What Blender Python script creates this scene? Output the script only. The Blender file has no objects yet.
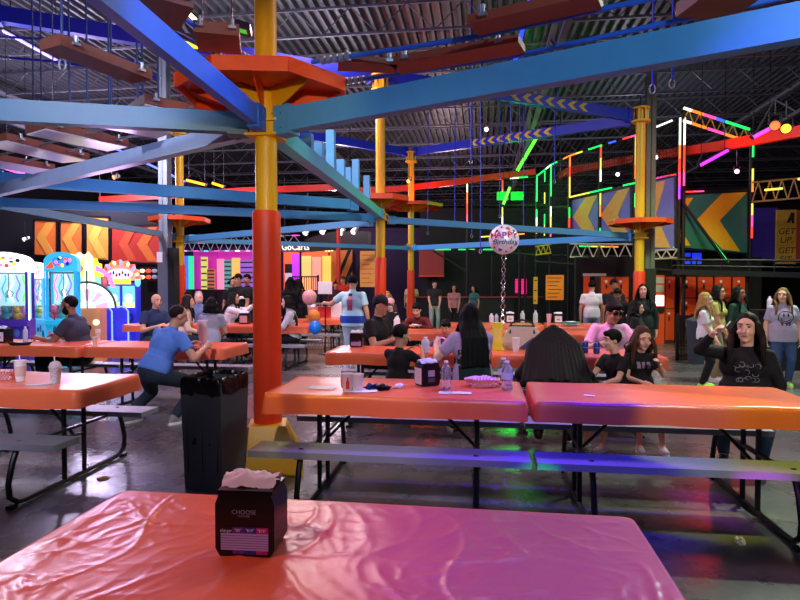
import bpy, bmesh, math, random
from mathutils import Vector, Matrix, noise
from mathutils.bvhtree import BVHTree
random.seed(7)
SC = bpy.context.scene
COL = SC.collection
PI = math.pi
V = Vector
def rad(a): return a*PI/180

# ------------------------------------------------------------------ camera
CAMZ = 1.5
YAW, PITCH, FPX = rad(8.0), rad(-1.48), 580.0
Rcam = Matrix.Rotation(YAW, 3, 'Z') @ Matrix.Rotation(PI/2+PITCH, 3, 'X')
CP = V((0, 0, CAMZ))
cR, cU, cF = Rcam @ V((1,0,0)), Rcam @ V((0,1,0)), Rcam @ V((0,0,-1))
cam = bpy.data.cameras.new('camera'); camo = bpy.data.objects.new('camera', cam)
COL.objects.link(camo); camo.matrix_world = Matrix.Translation(CP) @ Rcam.to_4x4()
cam.sensor_width = 36; cam.lens = FPX/800*36; cam.clip_start = .05; cam.clip_end = 200
SC.camera = camo
def at(px, py, d):
    """world point seen at photo position px,py at distance d"""
    return CP + d*(cF + cR*((px-400)/FPX) - cU*((py-300)/FPX))
def on(px, py, z):
    r = cF + cR*((px-400)/FPX) - cU*((py-300)/FPX)
    return CP + r*((z-CAMZ)/r.z)
def gnd(px, d):
    p = at(px, 285, d); p.z = 0; return p

# ------------------------------------------------------------------ materials
def lin(c):
    if isinstance(c, str):
        c = c.lstrip('#'); c = [int(c[i:i+2], 16)/255 for i in (0, 2, 4)]
    return tuple((x/12.92 if x <= .04045 else ((x+.055)/1.055)**2.4) for x in c[:3])
_mats = {}
def M(name, col=(.5,.5,.5), rough=.5, metal=0, var=.12, vscale=8, bump=0, bscale=60, emit=None, es=0, trans=0, coat=0, stretch=None, ior=1.45):
    if name in _mats: return _mats[name]
    m = bpy.data.materials.new(name); m.use_nodes = True
    nt = m.node_tree; b = nt.nodes['Principled BSDF']; L = nt.links.new
    c = lin(col)
    b.inputs['Base Color'].default_value = (*c, 1)
    b.inputs['Roughness'].default_value = rough; b.inputs['Metallic'].default_value = metal
    b.inputs['IOR'].default_value = ior
    if trans: b.inputs['Transmission Weight'].default_value = trans
    if coat: b.inputs['Coat Weight'].default_value = coat; b.inputs['Coat Roughness'].default_value = .15
    if emit is not None:
        b.inputs['Emission Color'].default_value = (*lin(emit), 1); b.inputs['Emission Strength'].default_value = es
    if var or bump:
        tc = nt.nodes.new('ShaderNodeTexCoord'); mp = nt.nodes.new('ShaderNodeMapping')
        L(tc.outputs['Object'], mp.inputs['Vector'])
        if stretch: mp.inputs['Scale'].default_value = stretch
    if var:
        n = nt.nodes.new('ShaderNodeTexNoise'); n.inputs['Scale'].default_value = vscale; n.inputs['Detail'].default_value = 4
        L(mp.outputs[0], n.inputs['Vector'])
        mx = nt.nodes.new('ShaderNodeMix'); mx.data_type = 'RGBA'
        mx.inputs['A'].default_value = (*[x*(1-var) for x in c], 1); mx.inputs['B'].default_value = (*[min(1, x*(1+var)) for x in c], 1)
        L(n.outputs['Fac'], mx.inputs['Factor']); L(mx.outputs['Result'], b.inputs['Base Color'])
    if bump:
        n2 = nt.nodes.new('ShaderNodeTexNoise'); n2.inputs['Scale'].default_value = bscale; n2.inputs['Detail'].default_value = 3
        L(mp.outputs[0], n2.inputs['Vector'])
        bp = nt.nodes.new('ShaderNodeBump'); bp.inputs['Strength'].default_value = bump; bp.inputs['Distance'].default_value = .01
        L(n2.outputs['Fac'], bp.inputs['Height']); L(bp.outputs[0], b.inputs['Normal'])
    _mats[name] = m
    return m
def E(name, col, s): return M(name, col, .5, var=0, emit=col, es=s)

def floor_mat():
    m = bpy.data.materials.new('polished_concrete'); m.use_nodes = True
    nt = m.node_tree; b = nt.nodes['Principled BSDF']; L = nt.links.new
    tc = nt.nodes.new('ShaderNodeTexCoord')
    n1 = nt.nodes.new('ShaderNodeTexNoise'); n1.inputs['Scale'].default_value = .9; n1.inputs['Detail'].default_value = 9; n1.inputs['Roughness'].default_value = .65
    n2 = nt.nodes.new('ShaderNodeTexNoise'); n2.inputs['Scale'].default_value = 14; n2.inputs['Detail'].default_value = 6
    L(tc.outputs['Object'], n1.inputs['Vector']); L(tc.outputs['Object'], n2.inputs['Vector'])
    add = nt.nodes.new('ShaderNodeMath'); add.operation = 'MULTIPLY_ADD'; add.inputs[1].default_value = .35
    L(n2.outputs['Fac'], add.inputs[0]); L(n1.outputs['Fac'], add.inputs[2])
    r = nt.nodes.new('ShaderNodeValToRGB')
    r.color_ramp.elements[0].position = .4; r.color_ramp.elements[0].color = (.042, .04, .043, 1)
    r.color_ramp.elements[1].position = .95; r.color_ramp.elements[1].color = (.185, .18, .182, 1)
    L(add.outputs[0], r.inputs['Fac']); L(r.outputs[0], b.inputs['Base Color'])
    r2 = nt.nodes.new('ShaderNodeMapRange'); r2.inputs['To Min'].default_value = .17; r2.inputs['To Max'].default_value = .38
    L(n1.outputs['Fac'], r2.inputs['Value']); L(r2.outputs[0], b.inputs['Roughness'])
    # saw-cut control joints
    bp = nt.nodes.new('ShaderNodeBump'); bp.inputs['Strength'].default_value = .08; bp.inputs['Distance'].default_value = .01
    L(n2.outputs['Fac'], bp.inputs['Height']); L(bp.outputs[0], b.inputs['Normal'])
    return m

black_metal = M('black_powder_coat', '#101012', .38, 0, .1)
dark_steel = M('dark_steel', '#1c1c22', .45, .4)
grey_plastic = M('grey_bench_plastic', '#8d8f98', .45, bump=.08, bscale=300)
orange_cloth = M('orange_plastic_cloth', '#e66c44', .3, var=.06, vscale=3, bump=.10, bscale=25)
yellow_paint = M('yellow_paint', '#dcb01a', .38, var=.08)
orange_pad = M('orange_vinyl_pad', '#e8431c', .42, var=.05, bump=.06, bscale=20)
orange_deck = M('orange_deck_paint', '#e24f1a', .45, var=.12)
blue_paint = M('blue_beam_paint', '#4f94c4', .42, var=.08)
navy_paint = M('deep_blue_paint', '#1c2fc0', .45, var=.08)
teal_paint = M('teal_blue_paint', '#2f7fa6', .42, var=.08)
red_paint = M('red_track_paint', '#d5321a', .45, var=.08)
wood = M('reddish_plank_wood', '#74402f', .6, var=.25, vscale=5, stretch=(1,8,8))
galv = M('galvanised_steel', '#9aa0aa', .45, .7, var=.15)
white_paper = M('white_paper', '#e9e6ea', .8, var=.04, bump=.15, bscale=40)
dark_wall = M('dark_painted_block', '#17151a', .8, var=.2, vscale=2)
purple_wall = M('purple_painted_wall', '#2a1740', .8, var=.15, vscale=2)
rubber = M('black_rubber', '#0b0b0d', .7)
yellow_fl = M('yellow_accent_paint', '#e6c21c', .5)

# ------------------------------------------------------------------ mesh helper
def frame(z, up=V((0,0,1))):
    z = z.normalized()
    if abs(z.dot(up)) > .98: up = V((0,1,0))
    x = up.cross(z).normalized(); y = z.cross(x)
    return Matrix((x, y, z)).transposed()
class MB:
    def __init__(s): s.bm = bmesh.new(); s.mi = 0
    def m(s, i): s.mi = i; return s
    def add(s, vs, fs):
        v = [s.bm.verts.new(p) for p in vs]
        for f in fs:
            try:
                fc = s.bm.faces.new([v[i] for i in f]); fc.material_index = s.mi
            except ValueError: pass
        return s
    def box(s, c, size, R=None):
        c = V(c); R = R or Matrix.Identity(3); h = V(size)/2
        vs = [c + R @ V((x*h.x, y*h.y, z*h.z)) for x in (-1,1) for y in (-1,1) for z in (-1,1)]
        return s.add(vs, [(0,1,3,2),(4,6,7,5),(0,4,5,1),(2,3,7,6),(0,2,6,4),(1,5,7,3)])
    def bb(s, lo, hi):
        lo, hi = V(lo), V(hi); return s.box((lo+hi)/2, hi-lo)
    def bar(s, p0, p1, w, h, up=V((0,0,1))):
        p0, p1 = V(p0), V(p1); R = frame(p1-p0, up)
        return s.box((p0+p1)/2, (w, h, (p1-p0).length), R)
    def cyl(s, p0, p1, r0, r1=None, n=16, caps=True):
        r1 = r0 if r1 is None else r1
        p0, p1 = V(p0), V(p1); R = frame(p1-p0); vs = []
        for p, r in ((p0, r0), (p1, r1)):
            for i in range(n):
                a = 2*PI*i/n; vs.append(p + R @ V((math.cos(a)*r, math.sin(a)*r, 0)))
        fs = [(i, (i+1) % n, n+(i+1) % n, n+i) for i in range(n)]
        if caps: fs += [tuple(range(n-1, -1, -1)), tuple(range(n, 2*n))]
        return s.add(vs, fs)
    def tube(s, pts, r, n=8, closed=False):
        pts = [V(p) for p in pts]; N = len(pts); vs = []; up = None
        for k in range(N):
            a = pts[k-1] if (k > 0 or closed) else pts[k]
            b = pts[(k+1) % N] if (k < N-1 or closed) else pts[k]
            t = (b-a).normalized()
            if up is None:
                up = V((0,0,1)) if abs(t.z) < .9 else V((1,0,0))
            x = up.cross(t).normalized(); y = t.cross(x); up = y
            rr = r[k] if isinstance(r, (list, tuple)) else r
            for i in range(n):
                q = 2*PI*i/n; vs.append(pts[k] + x*math.cos(q)*rr + y*math.sin(q)*rr)
        fs = []
        for k in range(N if closed else N-1):
            k2 = (k+1) % N
            fs += [(k*n+i, k*n+(i+1) % n, k2*n+(i+1) % n, k2*n+i) for i in range(n)]
        if not closed: fs += [tuple(range(n-1, -1, -1)), tuple(range((N-1)*n, N*n))]
        return s.add(vs, fs)
    def lathe(s, c, prof, n=20, R=None, caps=True, sx=1, sy=1):
        c = V(c); R = R or Matrix.Identity(3); vs = []
        for r, z in prof:
            for i in range(n):
                a = 2*PI*i/n; vs.append(c + R @ V((math.cos(a)*r*sx, math.sin(a)*r*sy, z)))
        fs = []
        for k in range(len(prof)-1):
            fs += [(k*n+i, k*n+(i+1) % n, (k+1)*n+(i+1) % n, (k+1)*n+i) for i in range(n)]
        if caps: fs += [tuple(range(n-1, -1, -1)), tuple(range((len(prof)-1)*n, len(prof)*n))]
        return s.add(vs, fs)
    def ell(s, c, r, R=None, n=16, m=10):
        if not hasattr(r, '__len__'): r = (r, r, r)
        c = V(c); R = R or Matrix.Identity(3)
        vs = [c + R @ V((0,0,-r[2]))]
        for j in range(1, m):
            t = -PI/2 + PI*j/m
            for i in range(n):
                a = 2*PI*i/n
                vs.append(c + R @ V((math.cos(t)*math.cos(a)*r[0], math.cos(t)*math.sin(a)*r[1], math.sin(t)*r[2])))
        vs.append(c + R @ V((0,0,r[2]))); top = len(vs)-1
        fs = [(0, 1+(i+1) % n, 1+i) for i in range(n)]
        for j in range(m-2):
            o = 1+j*n
            fs += [(o+i, o+(i+1) % n, o+n+(i+1) % n, o+n+i) for i in range(n)]
        o = 1+(m-2)*n
        fs += [(o+i, o+(i+1) % n, top) for i in range(n)]
        return s.add(vs, fs)
    def cap(s, p0, p1, r0, r1=None, n=12):
        """closed tapered capsule"""
        r1 = r0 if r1 is None else r1
        p0, p1 = V(p0), V(p1); d = p1-p0; L = d.length
        if L < 1e-5: return s.ell(p0, max(r0, r1), n=n, m=8)
        prof = [(max(r0*math.cos(t), 1e-4), r0*math.sin(t)) for t in (-PI/2, -PI*.35, -PI*.2, -PI*.08)]
        prof += [(r0, 0), (r1, L)] + [(max(r1*math.cos(t), 1e-4), L+r1*math.sin(t)) for t in (PI*.08, PI*.2, PI*.35, PI/2)]
        return s.lathe(p0, prof, n, frame(d))
    def prism(s, poly, depth, O, X, Y, Z=None):
        """extrude a 2-D outline"""
        O, X, Y = V(O), V(X), V(Y); Z = V(Z) if Z else X.cross(Y).normalized(); n = len(poly)
        vs = [O + X*a + Y*b for a, b in poly] + [O + X*a + Y*b + Z*depth for a, b in poly]
        fs = [tuple(range(n)), tuple(range(2*n-1, n-1, -1))] + [(i, n+i, n+(i+1) % n, (i+1) % n) for i in range(n)]
        return s.add(vs, fs)
    def build(s, name, mats, parent=None, o=None, bevel=0, smooth=40, seg=2):
        bm = s.bm
        if bevel:
            ed = [e for e in bm.edges if len(e.link_faces) == 2 and e.calc_face_angle(0) > rad(30)]
            bmesh.ops.bevel(bm, geom=ed, offset=bevel, segments=seg, affect='EDGES', profile=.5, clamp_overlap=True)
        bmesh.ops.recalc_face_normals(bm, faces=bm.faces)
        if o is not None: bmesh.ops.translate(bm, verts=bm.verts, vec=-V(o))
        me = bpy.data.meshes.new(name); bm.to_mesh(me); bm.free()
        return link(name, me, mats, parent, smooth)
def link(name, me, mats, parent=None, smooth=40):
    if not isinstance(mats, (list, tuple)): mats = [mats]
    if len(me.materials): me.materials.clear()
    for m in mats: me.materials.append(m)
    if smooth:
        me.polygons.foreach_set('use_smooth', [True]*len(me.polygons))
        if smooth < 180: me.set_sharp_from_angle(angle=rad(smooth))
    ob = bpy.data.objects.new(name, me); COL.objects.link(ob)
    if parent: ob.parent = parent
    return ob
def tag(o, label, cat, group=None, kind=None):
    o['label'] = label; o['category'] = cat
    if group: o['group'] = group
    if kind: o['kind'] = kind
    return o
def thing(name, label, cat, loc=(0,0,0), rz=0, group=None, kind=None):
    o = bpy.data.objects.new(name, None); o.empty_display_size = .1; COL.objects.link(o)
    o.location = loc; o.rotation_euler = (0, 0, rz)
    return tag(o, label, cat, group, kind)
def struct(o): o['kind'] = 'structure'; return o
def dup(root, loc, label, rz=None):
    r = root.copy(); COL.objects.link(r); r.location = loc; r['label'] = label
    if rz is not None: r.rotation_euler = (0, 0, rz)
    kids = [c for c in bpy.data.objects if c.parent == root]
    for ch in kids:
        c = ch.copy(); COL.objects.link(c); c.parent = r
        for g in [q for q in bpy.data.objects if q.parent == ch]:
            e = g.copy(); COL.objects.link(e); e.parent = c
    return r
def text(name, s, c, X, Y, h, mat, parent=None, o=None, depth=.002, shear=0, wide=1.0, bold=0):
    """lettering centred at c, X to the right, Y up"""
    cu = bpy.data.curves.new(name, 'FONT'); cu.body = s; cu.size = 1; cu.align_x = 'CENTER'; cu.align_y = 'CENTER'; cu.shear = shear; cu.resolution_u = 3; cu.offset = bold
    t = bpy.data.objects.new(name, cu); COL.objects.link(t)
    me = bpy.data.meshes.new_from_object(t.evaluated_get(bpy.context.evaluated_depsgraph_get()))
    bpy.data.objects.remove(t); bpy.data.curves.remove(cu)
    X, Y = V(X).normalized(), V(Y).normalized(); Z = X.cross(Y); c = V(c) - (V(o) if o is not None else V())
    for v in me.vertices: v.co = c + X*v.co.x*h*1.35*wide + Y*v.co.y*h*1.35 + Z*depth
    return link(name, me, mat, parent, 0)
def remesh(bm, vox, it=3, name='m'):
    me = bpy.data.meshes.new(name); bmesh.ops.recalc_face_normals(bm, faces=bm.faces); bm.to_mesh(me); bm.free()
    ob = bpy.data.objects.new(name, me); COL.objects.link(ob)
    r = ob.modifiers.new('r', 'REMESH'); r.mode = 'VOXEL'; r.voxel_size = vox; r.adaptivity = 0
    if it:
        sm = ob.modifiers.new('s', 'SMOOTH'); sm.factor = .5; sm.iterations = it
    dg = bpy.context.evaluated_depsgraph_get(); dg.update()
    out = bpy.data.meshes.new_from_object(ob.evaluated_get(dg)); bpy.data.objects.remove(ob); bpy.data.meshes.remove(me)
    return out

# ------------------------------------------------------------------ the hall
RX0, RX1, RY0, RY1, CH = -19, 17, -7, 44, 7.6
b = MB(); b.box(((RX0+RX1)/2, (RY0+RY1)/2, -.05), (RX1-RX0, RY1-RY0, .1)); struct(b.build('floor', floor_mat(), smooth=0))
for nm, lo, hi, mt in (('wall_back', (RX0, RY1, 0), (RX1, RY1+.2, CH), dark_wall), ('wall_front', (RX0, RY0-.2, 0), (RX1, RY0, CH), M('front_wall_paint', '#4a3038', .8)),
                       ('wall_left', (RX0-.2, RY0, 0), (RX0, RY1, CH), dark_wall), ('wall_right', (RX1, RY0, 0), (RX1+.2, RY1, CH), dark_wall)):
    b = MB(); b.bb(lo, hi); struct(b.build(nm, mt, smooth=0))
# corrugated roof deck, ribs running away from the camera
deckm = M('roof_deck_steel', '#50535a', .5, .3, var=.25, vscale=1.5)
pitch = .225; vs = []; prof = [(0, 0), (.07, 0), (.09, .13), (.205, .13)]
x = RX0; xs = []
while x < RX1:
    xs += [(x+a, CH+z) for a, z in prof]; x += pitch
for a, z in xs: vs += [(a, RY0, z), (a, RY1, z)]
b = MB(); b.add(vs, [(2*i, 2*i+1, 2*i+3, 2*i+2) for i in range(len(xs)-1)])
b.bb((RX0, RY0, CH+.2), (RX1, RY1, CH+.3)); struct(b.build('ceiling', deckm, smooth=0))
joistm = M('joist_grey_paint', '#6a6a74', .5, .2)
def joist(y, zt=CH-.02, h=.62):
    b = MB()
    b.bar((RX0, y, zt-.03), (RX1, y, zt-.03), .05, .05); b.bar((RX0, y, zt-h), (RX1, y, zt-h), .05, .05)
    n = int((RX1-RX0)/.62); dx = (RX1-RX0)/n
    for i in range(n):
        xa = RX0+i*dx; b.tube([(xa, y, zt-h if i % 2 else zt-.03), (xa+dx, y, zt-.03 if i % 2 else zt-h)], .014, 5)
    return struct(b.build('trim_ceiling_joist', joistm))
for k in range(15): joist(7.5+k*2.5)
for xg in (-13.5, -6.0, 1.5, 8.5):
    b = MB(); zt = CH-.66
    for dz in (0, -.75): b.bar((xg, RY0, zt+dz), (xg, RY1, zt+dz), .12, .09)
    n = 40; dy = (RY1-RY0)/n
    for i in range(n):
        b.bar((xg, RY0+i*dy, zt-.75*(i % 2)), (xg, RY0+(i+1)*dy, zt-.75*((i+1) % 2)), .05, .05)
    struct(b.build('trim_ceiling_girder', joistm))
# ------------------------------------------------------------------ picnic tables
TZ = .755            # table top height
TL, TW = 1.735, .74
def end_frame_pts(s):
    return [(s*.53, .44), (s*.555, .40), (s*.60, .30), (s*.635, .17), (s*.625, .08), (s*.56, .03), (s*.46, .022)]
def make_table(label, loc, rz=0):
    t = thing('picnic_table', label, 'table', loc, rz, None, 'thing')
    b = MB(); b.box((0, 0, TZ-.022), (TL, TW, .044)); b.build('tabletop', grey_plastic, t, bevel=.012)
    for s in (-1, 1):
        b = MB(); b.box((0, s*.50, .44-.02), (TL+.04, .245, .042)); b.build('bench_seat', grey_plastic, t, bevel=.014)
    for s in (-1, 1):
        x = s*.56; b = MB()
        left = [(x, y, z) for y, z in end_frame_pts(-1)]; right = [(x, y, z) for y, z in end_frame_pts(1)]
        b.tube(left + right[::-1], .019, 8)
        for q in (-1, 1):
            b.tube([(x, q*.11, .03), (x, q*.11, TZ-.05)], .018, 8)
            b.tube([(x, q*.53, .40), (x, q*.40, .41)], .014, 6)
            b.box((x, q*.61, .012), (.05, .05, .024))
        b.bar((x, -.33, TZ-.055), (x, .33, TZ-.055), .03, .025)
        b.bar((x, -.62, .405), (x, .62, .405), .03, .02)
        b.build('end_frame', black_metal, t)
        b = MB(); b.tube([(x, 0, .34), (x-s*.34, 0, TZ-.06)], .012, 6); b.tube([(x, -.11, .34), (x, .11, .34)], .012, 6)
        b.tube([(x-s*.34, -.2, TZ-.055), (x-s*.34, .2, TZ-.055)], .012, 6)
        b.build('brace', black_metal, t)
    return t
def cloth_mesh(L=TL+.02, W=TW+.02, drape=.128, seed=0, nx=46, ny=20, wr=.002, fine=False):
    rc = .035; top = {}; bm = bmesh.new(); so = V((seed*7.3, seed*3.1, 0))
    def h(x, y):
        if not fine: return wr*(noise.noise(V((x*4, y*3, 0))+so)+.6*(1-abs(noise.noise(V((x*2.2+y, y*5, 3))+so)))**4)
        wx = .30*noise.noise(V((x*2.1, y*2.1, 5))+so); wy = .26*noise.noise(V((x*1.9, y*2.6, 9))+so)
        f = 1-abs(noise.noise(V(((x+wx)*6.5+y*1.6, (y+wy)*1.6, 0))+so)); g = 1-abs(noise.noise(V(((x+wx)*3.0-y*4.2, (y+wy)*5.2+x*1.5, 4))+so))
        k = 1-abs(noise.noise(V((x*13+wy*8, y*8+wx*10, 2))+so)); k2 = 1-abs(noise.noise(V(((x+wx)*9-y*4, (y+wy)*15+x*3, 8))+so))
        e = min(1, (.5*L-abs(x))/.06, (.5*W-abs(y))/.06); e = max(0, e); am = .3+1.4*abs(noise.noise(V((x*1.9, y*2.3, 12))+so))
        return e*am*(.0060*f**18 + .0050*g**16 + .0022*k**10 + .0026*k2**14)
    for j in range(ny+1):
        for i in range(nx+1):
            x, y = (i/nx-.5)*L, (j/ny-.5)*W
            ax, ay = abs(x)-(L/2-rc), abs(y)-(W/2-rc)
            if ax > 0 and ay > 0 and math.hypot(ax, ay) > 0:
                m = max(ax, ay)/math.hypot(ax, ay); ax *= m; ay *= m
                x = math.copysign(L/2-rc+ax, x); y = math.copysign(W/2-rc+ay, y)
            top[i, j] = bm.verts.new((x, y, .0045+max(0, h(x, y))))
    for j in range(ny):
        for i in range(nx): bm.faces.new((top[i,j], top[i+1,j], top[i+1,j+1], top[i,j+1]))
    per = [(i,0) for i in range(nx)]+[(nx,j) for j in range(ny)]+[(i,ny) for i in range(nx,0,-1)]+[(0,j) for j in range(ny,0,-1)]
    ring = [top[k] for k in per]; base = [v.co.copy() for v in ring]
    for r in range(1, 7):
        t = r/6; new = []
        for k, p in enumerate(base):
            n = V((0,0,0)); q = V((p.x, p.y, 0))
            cx, cy = max(-L/2+rc, min(L/2-rc, p.x)), max(-W/2+rc, min(W/2-rc, p.y))
            n = (q-V((cx, cy, 0))).normalized()
            w = noise.noise(V((p.x*6, p.y*6, seed)))
            corner = 1 if abs(n.x*n.y) > .15 else 0
            out = .006*min(1, t*4) + t*(.008+.012*w+.012*corner*(.5+w)) ; dz = -drape*t*(1+.10*noise.noise(V((p.x*3, p.y*3, seed+4))))-.004*(r == 1)
            new.append(bm.verts.new((p.x+n.x*out, p.y+n.y*out, .004+dz)))
        for k in range(len(per)):
            k2 = (k+1) % len(per); bm.faces.new((ring[k], new[k], new[k2], ring[k2]))
        ring = new
    bmesh.ops.recalc_face_normals(bm, faces=bm.faces)
    me = bpy.data.meshes.new('tablecloth'); bm.to_mesh(me); bm.free(); return me
def cloth(label, loc, seed, **k):
    o = link('tablecloth', cloth_mesh(seed=seed, **k), orange_cloth, None, 180); o.location = V(loc)+V((0, 0, TZ))
    return tag(o, label, 'tablecloth', 'orange plastic tablecloths')
def corner(px, py, sx, sy):
    """table centre when its cloth corner (sx,sy) shows at px,py"""
    p = on(px, py, TZ+.005); return V((p.x-sx*(TL/2+.01), p.y-sy*(TW/2+.01), 0))
c2 = corner(263, 394, -1, -1)
pos = {
 'fg': corner(124, 490, -1, 1), 't2': c2, 't3': c2+V((TL+.075, -.005, 0)),
 'ta': corner(77, 391, 1, -1),
 'b2': corner(222, 349, 1, -1), 'd1': corner(325, 352.5, -1, -1), 'c2': corner(307, 326.5, 1, -1), 'c3': corner(342, 319, 1, -1),
 'e1': corner(386, 332, -1, -1), 'f1': corner(448, 324.5, -1, -1)}
st = V((TL+.085, 0, 0))
pos['b1'] = pos['b2']-st; pos['d2'] = pos['d1']+st; pos['c1'] = pos['c2']-st; pos['e2'] = pos['e1']+st
pos['f2'] = pos['f1']+st
tl = {'fg': 'near table under the black napkin dispenser, filling the bottom of the view',
 't2': 'picnic table beside the yellow column base with black steel frame and two grey benches',
 't3': 'picnic table at right where the woman raising her phone sits',
 'ta': 'picnic table with grey benches at far left, nearer than the bearded man',
 'b2': 'picnic table where the man in a plain blue tee sits on the near bench',
 'b1': 'picnic table where the bearded man in dark tee leans at far left',
 'd1': 'picnic table where the man in the black cap sits',
 'd2': 'picnic table where the man in sunglasses and pink tee sits',
 'c2': 'picnic table behind the orange padded column with balloons at its end',
 'c1': 'picnic table where the bald man in navy polo sits',
 'c3': 'farthest small-looking picnic table left of the man in light blue tee',
 'e1': 'picnic table where the boy in dark red leans with a phone',
 'e2': 'picnic table holding the teal paper tray, behind the diaper bag',
 'f1': 'picnic table the birthday balloon rises from',
 'f2': 'picnic table behind the one with the teal paper tray'}
proto = None
for i, (k, p) in enumerate(pos.items()):
    if proto is None: proto = make_table(tl[k], p)
    else: dup(proto, p, tl[k])
    for o in [q for q in COL.objects if q.get('label') == tl[k]]: o['group'] = 'orange covered picnic tables'
cl = {'fg': 'wrinkled orange plastic cloth filling the bottom foreground, under the big napkin dispenser',
 't2': 'orange plastic cloth with the crumpled napkin, check tray and paper cups on it',
 't3': 'orange plastic cloth lit yellow-orange on its right half, in front of the phone woman',
 'ta': 'orange plastic cloth at far left with dome-lidded cup on it',
 'b2': 'orange plastic cloth in front of the man in blue tee',
 'b1': 'orange plastic cloth the bearded man rests his arms on',
 'd1': 'orange plastic cloth under the yellow box sign and white napkin dispenser',
 'd2': 'orange plastic cloth under the diaper bag and blue cans',
 'c2': 'orange plastic cloth with balloons tied at its right end',
 'c1': 'orange plastic cloth in front of the bald man',
 'c3': 'orange plastic cloth on the far table by the red gift bag',
 'e1': 'orange plastic cloth under the boy in dark red',
 'e2': 'orange plastic cloth under the teal paper tray',
 'f1': 'orange plastic cloth under the balloon ribbon',
 'f2': 'orange plastic cloth on the far table behind the teal tray'}
for i, (k, p) in enumerate(pos.items()):
    if k == 'fg': cloth(cl[k], p, 3, nx=230, ny=110, fine=True)
    else: cloth(cl[k], p, i+10, nx=60 if k in ('t2', 't3', 'ta') else 34, wr=.005 if k in ('t2', 't3', 'ta') else .003)
CT = TZ+.008         # height things stand at on a cloth

# ------------------------------------------------------------------ things on the tables
def place(px, py, dy=0):
    """a spot on the table top nearest to where px,py points"""
    p = on(px, py, CT)
    c = min(pos.values(), key=lambda c: max(abs(p.x-c.x)-TL/2, 0)+1.5*max(abs(p.y-c.y)-TW/2, 0))
    y = max(c.y-TW/2+.06, min(c.y+TW/2-.08, p.y+dy)); x = p.x*y/p.y
    return V((max(c.x-TL/2+.05, min(c.x+TL/2-.05, x)), y, CT))
blk = M('black_dispenser_plastic', '#0d0d10', .3, var=.1)
card_w = M('menu_card_lilac', '#b9a6cf', .6, var=.05); card_p = M('menu_card_purple', '#6a1f86', .6); card_b = M('menu_card_blue', '#2d2b82', .6); card_r = M('menu_card_magenta', '#b3206a', .6)
ink = M('dark_ink', '#1a1520', .7, var=0); grey_ink = M('grey_logo_ink', '#8f8f98', .6, var=0); white_ink = M('white_ink', '#f2eef5', .6, var=0)
def napkin_bm(w, d, h, seed, n=18):
    b = MB(); vs = []
    for j in range(n+1):
        for i in range(n+1):
            u, v = i/n-.5, j/n-.5
            z = h*(1-(2*abs(v))**2.2)*(.75+.25*math.cos(u*3.1)) + .012*noise.noise(V((u*4, v*4, seed)))+.006*noise.noise(V((u*11, v*9, seed)))
            vs.append((u*w*(1+.12*noise.noise(V((v*3, seed, 1)))), v*d, z))
    return b.add(vs, [(j*(n+1)+i, j*(n+1)+i+1, (j+1)*(n+1)+i+1, (j+1)*(n+1)+i) for j in range(n) for i in range(n)])
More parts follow.
